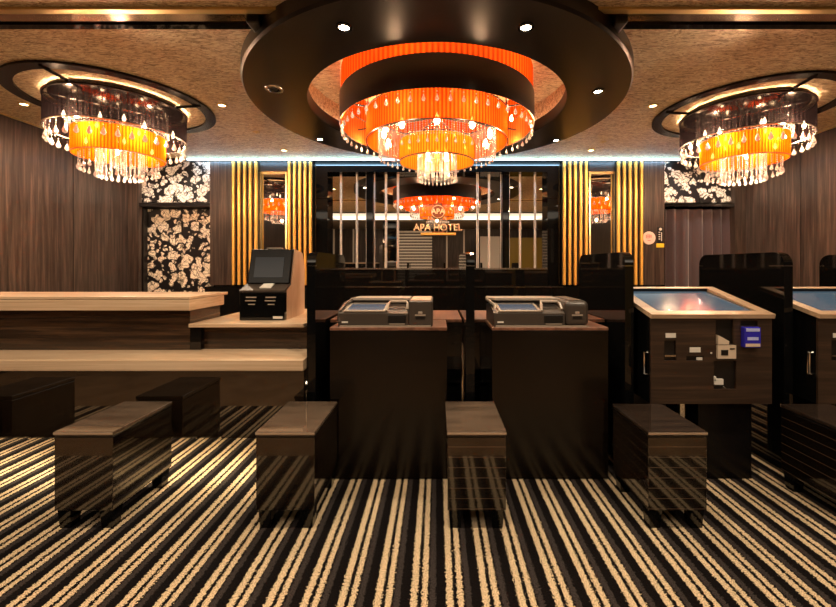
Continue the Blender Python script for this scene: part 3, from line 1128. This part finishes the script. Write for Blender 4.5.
# ---------------------------------------------------------------- left reception counter
t = thing('reception_counter', 'long reception counter with raised cream top, dark wood fascia and cream bag shelf', 'counter', (0, 0, 0))
XE = -1.522
XR2 = X(304.8, 2.46)
box(XL + 0.02, -1.558, 2.46, 2.80, 0.672, 0.925).build('fascia', M['counter_wood'], t)
box(XL + 0.02, XE, 2.40, 2.79, 0.925, 0.992, bev=0.004).build('upper_top_edge', M['cream_stone'], t)
box(XL + 0.02, XE + 0.0, 2.40, 2.84, 0.994, 1.012, bev=0.003).build('upper_top', M['cream_stone'], t)
box(XL + 0.02, -0.7555, 2.20, 2.50, 0.606, 0.670, bev=0.005).build('bag_shelf', M['cream_stone'], t)
box(XL + 0.02, -0.7555, 2.212, 2.25, 0.231, 0.606).build('front_panel', M['brown_mirror'], t)
box(XL + 0.02, XR2, 2.72, 2.76, 0.0, 0.606).build('toe_kick', M['brown_mirror'], t)
box(XL + 0.02, XR2, 2.76, 3.28, 0.0, 0.672).build('carcass', M['black_soft'], t)
box(XL + 0.05, XR2 - 0.05, 2.255, 2.275, 0.245, 0.255).build('toe_light_strip', M['led_warm'], t, 'warm glowing strip')
ft = MB()
# small chrome feet under the front panel
for px in (12, 37, 186, 212):
    x = X(px, 2.6)
    box(x - 0.012, x + 0.012, 2.69, 2.715, 0.0, 0.2, bev=0.003).build('foot', M['chrome'], t)

tl = thing('terminal_counter', 'low cream topped counter section carrying the black desktop terminal', 'counter', (0, 0, 0))
box(-1.556, XR2, 2.44, 3.30, 0.815, 0.838, bev=0.003).build('lower_top', M['cream_stone'], tl)
box(-1.556, XR2, 2.50, 3.28, 0.672, 0.815).build('lower_fascia', M['counter_wood'], tl)
box(-1.556, -1.49, 2.46, 2.5, 0.672, 0.815).build('corner_post', M['black_gloss'], tl)

# desktop check-in terminal
kx0, kx1, ky = -1.313, -1.013, 2.60
t = thing('desktop_terminal', 'black desktop check-in terminal with tilted screen on the cream counter', 'terminal', ((kx0 + kx1) / 2, ky, 0.838))
hw = 0.15
side = [(0, 0), (0, 0.19), (0.10, 0.235), (0.165, 0.475), (0.18, 0.485), (0.34, 0.46), (0.385, 0.36), (0.385, 0)]
bd = MB()
bd.prism([(p[0] + 0.004, p[1] * 0.992) for p in side], 'x', -hw + 0.02, hw - 0.006)
bd.build('body', M['black_soft'], t)
for s in (-1, 1):
    sp_ = MB(); a = s * hw
    sp_.prism([(0.03, 0), (0.03, 0.195), (0.115, 0.235), (0.18, 0.475), (0.19, 0.482), (0.34, 0.458), (0.385, 0.36), (0.385, 0)], 'x', a, a - s * 0.02)
    sp_.build('side_panel', M['kiosk_side'], t, 'pale wood side panel')
# lower front
box(-hw, hw, -0.01, 0.03, 0.0, 0.185, bev=0.004).build('front_panel', M['black_gloss'], t)
for cx_ in (-0.07, 0.06):
    sl = MB()
    sl.box(cx_ - 0.034, cx_ + 0.034, -0.014, -0.009, 0.150, 0.158)
    sl.box(cx_ - 0.040, cx_ + 0.030, -0.014, -0.009, 0.128, 0.135)
    sl.box(cx_ - 0.02, cx_ + 0.024, -0.013, -0.009, 0.104, 0.111)
    sl.build('paper_slot', M['grey_light'], t, 'pale slot trims')
box(0.075, 0.138, -0.014, -0.009, 0.012, 0.028).build('label', M['white'], t)
# console shelf
cs = MB()
cs.prism([(-0.012, 0.188), (-0.012, 0.200), (0.11, 0.245), (0.11, 0.235), (0.0, 0.188)], 'x', -hw, hw)
co = cs.build('console', M['grey_plastic'], t)
ct = MB(); ct.prism([(0.02, 0.2125), (0.02, 0.2175), (0.09, 0.243), (0.09, 0.238)], 'x', -0.03, 0.045); ct.build('card_tray', M['white'], co)
# screen panel, tilted
def tilt(mb, y0, z0, ang):
    c, s = math.cos(ang), math.sin(ang)
    mb.v = [(p[0], y0 + p[1] * c - p[2] * s * -1.0, z0 + p[2] * c - p[1] * s) for p in mb.v]
    return mb
ang = math.atan2(0.065, 0.24)
tilt(MB().box(-hw + 0.004, hw - 0.004, -0.014, 0.004, 0.0, 0.25, bev=0.012, seg=3), 0.098, 0.236, ang).build('screen_bezel', M['ring_black'], t)
tilt(MB().box(-0.105, 0.095, -0.0165, -0.0135, 0.045, 0.19), 0.098, 0.236, ang).build('screen', M['screen_grey'], t)
box(-0.045, 0.06, 0.17, 0.20, 0.482, 0.492, bev=0.003).build('top_light_bar', M['grey_light'], t)

# ---------------------------------------------------------------- benches
def bench(x0, label, m, gloss_top, l_=0.40):
    w_, h_ = 0.272, 0.447
    t = thing('bench', label, 'bench', (x0 + w_ / 2, 1.77 + l_ / 2, 0), 0, 'small gloss luggage benches along the counters')
    a, b_ = w_ / 2, l_ / 2
    box(-a, a, -b_, b_, h_ - 0.018, h_, bev=0.003).build('bench_top', gloss_top, t)
    box(-a + 0.002, a - 0.002, -b_ - 0.0015, -b_ + 0.001, h_ - 0.012, h_ - 0.003).build('edge_trim', M['bench_edge'], t, 'pale front edge')
    box(-a + 0.004, a - 0.004, -b_ + 0.004, b_ - 0.004, h_ - 0.026, h_ - 0.019).build('shadow_gap', M['black_soft'], t)
    box(-a + 0.003, a - 0.003, -b_ + 0.003, b_ - 0.003, 0.088, h_ - 0.027, bev=0.0015, seg=1).build('bench_body', m, t)
    for sx in (-1, 1):
        for sy in (-1, 1):
            lg = MB()
            cx_, cy_ = sx * (a - 0.04), sy * (b_ - 0.04)
            w1, w2 = 0.03, 0.024
            v = [(cx_ - w2, cy_ - w2, 0), (cx_ + w2, cy_ - w2, 0), (cx_ + w2, cy_ + w2, 0), (cx_ - w2, cy_ + w2, 0),
                 (cx_ - w1, cy_ - w1, 0.088), (cx_ + w1, cy_ - w1, 0.088), (cx_ + w1, cy_ + w1, 0.088), (cx_ - w1, cy_ + w1, 0.088)]
            lg.add(v, [(0, 3, 2, 1), (4, 5, 6, 7), (0, 1, 5, 4), (1, 2, 6, 5), (2, 3, 7, 6), (3, 0, 4, 7)])
            lg.build('leg', M['black_gloss'], t)
    return t
M['bench_top'] = grain('gloss_bench_top', (0.07, 0.047, 0.032), (0.17, 0.12, 0.085), (3, 22, 22), rough=0.05, coat=1.0, coatr=0.03)
M['bench_top_dark'] = grain('dark_gloss_bench_top', (0.014, 0.009, 0.007), (0.05, 0.033, 0.024), (3, 22, 22), rough=0.1, coat=1.0, coatr=0.02)
bench(-2.73, 'gloss dark bench at the far left end of the cream counter', M['bench_wood'], M['bench_top'])
bench(-1.743, 'gloss dark bench in front of the long cream counter', M['bench_wood'], M['bench_top'])
bench(-0.826, 'gloss dark bench between the cream counter and the first scanner cabinet', M['bench_wood'], M['bench_top'])
bench(0.045, 'gloss dark bench in front of the centre divider between the two scanner cabinets', M['bench_wood_lined'], M['bench_top'])
bench(0.958, 'lined gloss bench between the right scanner cabinet and the first touchscreen kiosk', M['bench_wood_lined'], M['bench_top_dark'], 0.362)
bench(1.875, 'lined gloss bench by the second touchscreen kiosk at the right edge', M['bench_wood_lined'], M['bench_top_dark'], 0.362)

# ---------------------------------------------------------------- scanner cabinets and back counters
def cabinet(x0, x1, label):
    t = thing('scanner_cabinet', label, 'cabinet', ((x0 + x1) / 2, 2.19, 0), 0, 'brown cabinets carrying the scanners')
    hw = (x1 - x0) / 2
    box(-hw, hw, 0.0, 0.018, 0.004, 0.838, bev=0.002).build('front_panel', M['cab_front'], t)
    box(-hw + 0.002, hw - 0.002, 0.019, 0.305, 0.0, 0.836).build('carcass', M['black_gloss'], t)
    box(-hw, hw, -0.004, 0.308, 0.838, 0.856, bev=0.003).build('worktop', M['red_wood'], t)
    return t
cabinet(-0.602, 0.056, 'dark brown cabinet under the left scanner')
cabinet(0.309, 0.962, 'dark brown cabinet under the right scanner')

def back_counter(x0, x1, label):
    t = thing('back_counter', label, 'counter', ((x0 + x1) / 2, 2.51, 0), 0, 'black counters behind the scanner cabinets')
    hw = (x1 - x0) / 2
    box(-hw, hw, 0.0, 0.48, 0.0, 0.836).build('counter_body', M['black_gloss'], t)
    box(-hw, hw, -0.004, 0.50, 0.838, 0.858, bev=0.002).build('worktop', M['red_wood'], t)
    box(-hw, hw, -0.012, -0.001, 0.452, 0.460).build('metal_rail', M['chrome'], t)
back_counter(-0.685, 0.160, 'black counter with red brown top behind the left scanner cabinet')
back_counter(0.224, 1.078, 'black counter with red brown top behind the right scanner cabinet')

# ---------------------------------------------------------------- dividers
def divider(x, label):
    t = thing('divider', label, 'divider', (x, 2.25, 0), 0, 'tall black gloss dividers between the stations')
    w_ = 0.05
    def outline(y0, y1, z1, r):
        pts = [(y0, 0.0)]
        for k in range(9):
            a = PI - k * PI / 16
            pts.append((y0 + r + r * math.cos(a), z1 - r + r * math.sin(a)))
        for k in range(9):
            a = PI / 2 - k * PI / 16
            pts.append((y1 - r + r * math.cos(a), z1 - r + r * math.sin(a)))
        pts.append((y1, 0.0))
        return pts
    mb = MB(); mb.prism(outline(0.0, 0.73, 1.282, 0.075), 'x', 0.0, w_)
    mb.build('panel', M['black_gloss'], t)
    # metal trim line low and high
    tr = MB()
    tr.box(-0.0015, w_ + 0.0015, -0.002, 0.012, 1.198, 1.204)
    tr.box(-0.002, -0.0002, 0.012, 0.10, 1.198, 1.203)
    tr.box(-0.002, -0.0002, 0.69, 0.728, 1.198, 1.203)
    tr.build('metal_line', M['chrome'], t)
    return t
base = 0.167
names = ['tall black divider between cream counter and left scanner cabinet', 'tall black divider edge-on between the two scanner cabinets',
         'tall black divider between right scanner cabinet and first touchscreen kiosk', 'tall black divider between the two touchscreen kiosks',
         'tall black divider at the right edge beyond the second kiosk']
for i, k in enumerate((-1, 0, 1, 2, 3)):
    x = base + 0.918 * k 
    divider(x, names[i])

# ---------------------------------------------------------------- scanners
def scanner(x0, x1, y0, label, leaf):
    """low document scanner with recessed screen, hood frame and slot block"""
    t = thing('document_scanner', label, 'scanner', ((x0 + x1) / 2, y0, 0.856), 0, 'grey document scanners on the cabinets')
    hw = (x1 - x0) / 2
    H, D = 0.148, 0.34
    bw = hw * 0.52      # width of the slot block
    xb = hw - bw
    # tray: sloped wedge
    tr = MB()
    tr.prism([(0, 0), (0, 0.075), (0.02, 0.085), (0.20, 0.112), (D, 0.10), (D, 0)], 'x', -hw, xb)
    tr.build('tray', M['grey_plastic'], t)
    sl_ = math.atan2(0.027, 0.18)
    def on(x0_, x1_, s0, s1, h, m, name, par=t):
        c, s = math.cos(sl_), math.sin(sl_)
        mb = MB().box(x0_, x1_, s0, s1, 0, h)
        mb.v = [(p[0], 0.02 + p[1] * c - p[2] * s, 0.085 + p[1] * s + p[2] * c) for p in mb.v]
        return mb.build(name, m, par)
    sx0, sx1 = -hw + 0.03, -hw + 0.03 + (hw + xb) * 0.60
    fr = MB()
    c, s = math.cos(sl_), math.sin(sl_)
    for b in ((sx0, sx1, -0.015, 0.004), (sx0, sx1, 0.158, 0.172), (sx0, sx0 + 0.014, 0.004, 0.158), (sx1 - 0.014, sx1, 0.004, 0.158)):
        fr.box(b[0], b[1], b[2], b[3], 0, 0.008)
    fr.v = [(p[0], 0.02 + p[1] * c - p[2] * s, 0.085 + p[1] * s + p[2] * c) for p in fr.v]
    fr.build('screen_frame', M['grey_light'], t, 'pale frame')
    on(sx0 + 0.014, sx1 - 0.014, 0.004, 0.158, 0.003, M['screen_blue'], 'screen')
    # card reader bay between screen and block
    on(sx1 + 0.012, xb - 0.018, 0.05, 0.135, 0.0035, M['black_soft'], 'card_bay')
    a0, a1 = sx1 + 0.002, xb - 0.006
    ar = MB()
    zt_ = 0.135
    ar.tube([(a0, 0.01, 0.088), (a0 + 0.008, 0.05, zt_ - 0.012), (a0 + 0.016, 0.09, zt_), (a1 - 0.012, 0.09, zt_), (a1, 0.07, zt_ - 0.012), (a1, 0.03, 0.095)], 0.008, 8)
    ar.build('reader_arch', M['grey_light'], t, 'pale arch')
    box(a0 + 0.012, a1 - 0.005, -0.004, 0.001, 0.022, 0.066, bev=0.002).build('reader_door', M['black_soft'], t)
    box(a0 + 0.02, a1 - 0.012, -0.007, -0.002, 0.014, 0.019).build('reader_lip', M['grey_light'], t)
    # hood: back wall and thin lid over the back half
    hd = MB()
    hd.prism([(0.20, 0.10), (0.20, H - 0.014), (D, H - 0.014), (D, 0.10)], 'x', -hw + 0.04, xb)
    hd.build('hood', M['grey_plastic'], t)
    lid = MB()
    if leaf:   # right scanner: lid with a pointed tip to the left
        lid.prism([(-hw - 0.02, 0.22), (-hw + 0.03, 0.17), (xb - 0.02, 0.17), (xb + 0.02, 0.14), (xb + 0.02, D), (-hw, D)], 'z', H - 0.013, H)
        # bent strut going down from the tip
        st = MB(); st.tube([(-hw - 0.012, 0.21, H - 0.01), (-hw + 0.02, 0.12, H - 0.035), (-hw + 0.022, 0.02, 0.02)], 0.009, 8)
        st.build('strut', M['grey_light'], t, 'pale strut')
    else:
        lid.prism([(-hw + 0.03, 0.18), (xb, 0.18), (xb, D), (-hw + 0.06, D)], 'z', H - 0.013, H)
        st = MB(); st.tube([(-hw + 0.002, 0.0, 0.03), (-hw + 0.004, 0.02, 0.085), (-hw + 0.012, 0.12, H - 0.028), (-hw + 0.05, 0.22, H - 0.006)], 0.011, 8)
        st.build('strut', M['grey_plastic'], t)
    lid.build('lid', M['grey_light'], t, 'pale lid')
    # slot block on the right
    bl = MB(); rr = 0.03 if leaf else 0.008
    bl.box(xb + 0.002, hw, 0.0, D, 0, H - 0.002, bev=rr, seg=4)
    bo = bl.build('slot_block', M['grey_plastic'], t)
    tp = box(xb + 0.004 + rr, hw - 0.002 - rr, 0.03, D - 0.03, H - 0.0015, H + 0.0015).build('top_plate', M['kiosk_side'] if not leaf else M['grey_plastic'], bo)
    cxm = (xb + hw) / 2
    box(cxm - 0.030, cxm + 0.030, -0.004, 0.003, 0.062, 0.070).build('slot_lip', M['grey_light'], bo)
    box(cxm - 0.012, cxm + 0.012, -0.005, 0.003, 0.072, 0.086, bev=0.002).build('button', M['grey_light'], bo)
    box(cxm - 0.026, cxm + 0.026, -0.002, 0.003, 0.044, 0.060).build('slot', M['black_soft'], bo)
    box(-hw + 0.02, -hw + 0.055, -0.002, 0.002, 0.022, 0.031).build('label_plate', M['white'], t)
    # plinth
    box(-hw + 0.01, hw - 0.01, -0.012, 0.0, 0.0, 0.008).build('front_lip', M['grey_light'], t)
    return t
scanner(X(338, 2.2), X(432.5, 2.2), 2.205, 'taupe document scanner with square slot block on the left cabinet', False)
scanner(X(494, 2.2), X(590, 2.2), 2.205, 'taupe document scanner with rounded slot block on the right cabinet', True)

# ---------------------------------------------------------------- touchscreen kiosks
def kiosk(x0, label):
    W, D = 0.664, 0.48
    t = thing('touchscreen_kiosk', label, 'kiosk', (x0, 2.14, 0), 0, 'brown touchscreen kiosks on the right')
    zf, zk = 0.935, 1.058
    zb_ = 0.443
    bd = MB(); bd.prism([(0.012, zb_), (0.012, zf - 0.02), (D, zk - 0.02), (D, zb_)], 'x', 0.004, W - 0.004)
    bd.build('cabinet_body', M['black_soft'], t)
    # front panel with real openings: built from strips around the openings
    s = 0.2143 * 2.14 / F
    def fx(u): return (u - 110) * s
    def fz(v): return Z(280 + v * 0.2143, 2.14)
    opens = [(172, 228, 282, 376), (275, 355, 355, 378), (412, 495, 186, 300), (403, 508, 378, 510), (528, 608, 190, 215)]
    xsz = sorted(set([0.0, W] + [fx(o[0]) for o in opens] + [fx(o[1]) for o in opens]))
    fp = MB()
    for i in range(len(xsz) - 1):
        a, b = xsz[i], xsz[i + 1]
        mid = (a + b) / 2
        cuts = sorted([(fz(o[3]), fz(o[2])) for o in opens if fx(o[0]) < mid < fx(o[1])])
        z0 = zb_
        for c0, c1 in cuts + [(zf - 0.018, None)]:
            if c0 > z0 + 1e-4: fp.box(a, b, 0.0, 0.0115, z0, min(c0, zf - 0.018))
            if c1 is not None: z0 = c1
    fp.build('front_panel', M['kiosk_wood'], t)
    # side panels
    for xx, nm in ((-0.0, 'side_panel'), (W - 0.004, 'side_panel')):
        sp_ = MB(); sp_.prism([(0.012, zb_), (0.012, zf - 0.02), (D, zk - 0.02), (D, zb_)], 'x', xx, xx + 0.0035)
        sp_.build(nm, M['black_gloss'], t)
    # sloping top frame and screen
    sl_ = math.atan2(zk - zf, D)
    c, sn = math.cos(sl_), math.sin(sl_)
    Ls = D / c
    def slope(mb):
        mb.v = [(p[0], p[1] * c - p[2] * sn - 0.006, zf - 0.02 + p[1] * sn + p[2] * c) for p in mb.v]
        return mb
    fr = MB()
    m_ = 0.055
    fr.box(-0.006, W + 0.006, -0.006, 0.05, 0, 0.024)
    fr.box(-0.006, W + 0.006, Ls - 0.035, Ls, 0, 0.024)
    fr.box(-0.006, m_, 0.05, Ls - 0.035, 0, 0.024)
    fr.box(W - m_, W + 0.006, 0.05, Ls - 0.035, 0, 0.024)
    slope(fr).build('top_frame', M['kiosk_top'], t, 'tan frame around the screen')
    def sunk(mb, dip):
        y0_, y1_ = 0.05, Ls - 0.035
        mb.v = [(p[0], p[1], p[2] - dip * (p[1] - y0_) / (y1_ - y0_)) for p in mb.v]
        return slope(mb)
    bz = sunk(MB().box(m_, W - m_, 0.05, Ls - 0.035, 0.0, 0.018), 0.014).build('screen_surround', M['black_soft'], t)
    slope(MB().box(m_, W - m_, Ls - 0.0375, Ls - 0.0352, -0.03, 0.022)).build('screen_liner', M['black_soft'], bz)
    sunk(MB().box(m_ + 0.02, W - m_ - 0.02, 0.065, Ls - 0.045, 0.0182, 0.0195), 0.014).build('screen', M['screen'], bz)
    # fittings on the front
    def fit(u0, u1, v0, v1, m, name, d0=-0.003, d1=0.001, lab=None, par=t):
        return box(fx(u0), fx(u1), d0, d1, fz(v1), fz(v0)).build(name, m, par, lab)
    fit(178, 225, 248, 269, M['white'], 'label_plate')
    fit(290, 340, 314, 337, M['white'], 'label_plate')
    fit(175, 226, 350, 358, M['chrome'], 'slot_lip', -0.001, 0.008)
    fit(325, 350, 362, 374, M['white'], 'slot_card', 0.0, 0.008)
    fit(387, 394, 337, 344, M['white'], 'indicator', -0.003, 0.0)
    pl = fit(415, 500, 303, 365, M['beige_plastic'], 'reader_plate', -0.012, 0.001)
    fit(430, 462, 324, 349, M['black_soft'], 'reader_window', -0.014, -0.011, par=pl)
    fit(470, 492, 316, 322, M['black_soft'], 'reader_slit', -0.014, -0.011, par=pl)
    pu = MB()   # beige wedge lying in the upper opening
    pu.prism([(fx(416), fz(299)), (fx(466), fz(299)), (fx(468), fz(284)), (fx(440), fz(268)), (fx(417), fz(256))], 'y', -0.012, 0.008)
    pu.build('receipt_guide', M['beige_plastic'], t)
    bl = box(fx(528), fx(604), -0.03, 0.001, fz(312), fz(216), bev=0.006).build('payment_terminal', M['blue'], t, 'deep blue payment terminal')
    fit(534, 596, 222, 236, M['blue_light'], 'terminal_display', -0.0315, -0.029, par=bl)
    fit(540, 590, 262, 276, M['blue_light'], 'terminal_label', -0.0315, -0.029, par=bl)
    fit(532, 598, 292, 306, M['beige_plastic'], 'terminal_base', -0.0315, -0.029, par=bl)
    cd = box(fx(404), fx(446), -0.004, 0.01, fz(488), fz(462)).build('card_holder', M['white'], t)
    fit(403, 412, 450, 470, M['white'], 'card_holder_tab', -0.004, 0.01, par=cd)
    ch = MB(); ch.tube([(fx(446), 0.0, fz(495)), (fx(455), -0.006, fz(504)), (fx(466), -0.003, fz(509))], 0.002, 6)
    ch.build('chain', M['chrome'], t)
    # handle on the left side
    hd = MB(); hd.tube([(-0.003, 0.03, 0.60), (-0.022, 0.03, 0.603), (-0.022, 0.03, 0.72), (-0.003, 0.03, 0.723)], 0.007, 8)
    hd.build('handle', M['chrome'], t)
    # pedestal below
    box(0.0, W, 0.38, 0.42, 0.0, zb_ - 0.001).build('back_panel', M['black_soft'], t)
    pd = box(0.30, 0.60, 0.06, 0.37, 0.0, zb_ - 0.001).build('pedestal', M['ring_black'], t)
    box(0.235, 0.262, 0.12, 0.147, 0.0, zb_ - 0.001).build('leg', M['chrome'], t, 'pale metal leg')
    return t
kiosk(1.174, 'brown touchscreen kiosk with blue payment terminal, screen tilted up')
kiosk(2.092, 'brown touchscreen kiosk cut off by the right edge, beyond the black divider')

# ---------------------------------------------------------------- behind the camera (seen in the mirrors)
for s, nm in ((-1, 'left'), (1, 'right')):
    t = thing('glowing_ceiling_area', 'white ceiling area seen in the mirror, with added glow, %s half' % nm, 'glowing ceiling', (s * 2.3, -0.6, 2.9), 0, 'white ceiling areas with added glow')
    box(-1.9, 1.9, -0.95, 0.95, -0.012, 0.0).build('glow_sheet', M['ceiling_glow'], t)  # white ceiling made to glow, adding fill from the front
    fr = MB()
    fr.box(-1.95, 1.95, -1.0, -0.95, -0.03, 0); fr.box(-1.95, 1.95, 0.95, 1.0, -0.03, 0)
    fr.box(-1.95, -1.9, -0.95, 0.95, -0.03, 0); fr.box(1.9, 1.95, -0.95, 0.95, -0.03, 0)
    fr.build('frame', M['black_soft'], t)
t = thing('louvre_screen', 'white horizontal louvre screen reflected behind the gold sign', 'screen', (-0.83, -2.4, 0))
for k in range(22):
    box(-0.64, 0.64, -0.03, 0.03, 0.08 + k * 0.115, 0.08 + k * 0.115 + 0.062, bev=0.004).build('louvre', M['white'], t)
for s in (-1, 1):
    box(s * 0.64, s * 0.68, -0.04, 0.04, 0, 2.65).build('post', M['black_soft'], t)
struct('pillar', box(-2.05, -1.56, -2.6, -2.1, 0, CEIL), M['black_gloss'])
tag(box(2.75, 4.35, -3.2, -3.1, 0.0, 2.35, bev=0.01).build('partition', M['yellow_panel']), 'mustard yellow panel reflected at the right of the big mirror', 'panel')
tag(box(1.75, 2.55, -3.2, -3.1, 0.0, 2.4, bev=0.01).build('door_panel', M['white_wall']), 'pale door panel reflected right of the gold sign', 'panel')
t = thing('side_cabinet', 'low black gloss cabinet reflected in the left mirror panes', 'cabinet', (-3.2, -2.6, 0))
box(-0.9, 0.9, -0.25, 0.25, 0.0, 1.3, bev=0.01).build('cabinet_body', M['black_gloss'], t)
box(-0.92, 0.92, -0.27, 0.27, 1.3, 1.33, bev=0.005).build('cabinet_top', M['cream_stone'], t)
for x, wh in ((-4.2, 'far left panes'), (-3.4, 'left panes'), (0.4, 'centre pane'), (1.1, 'pane right of the sign'), (4.6, 'rightmost pane')):
    tag(box(x - 0.03, x + 0.03, -3.2, -3.14, 0, 2.7, bev=0.005).build('standing_pole', M['white_wall']), 'slim white upright seen reflected in the ' + wh, 'pole', 'slim white uprights')
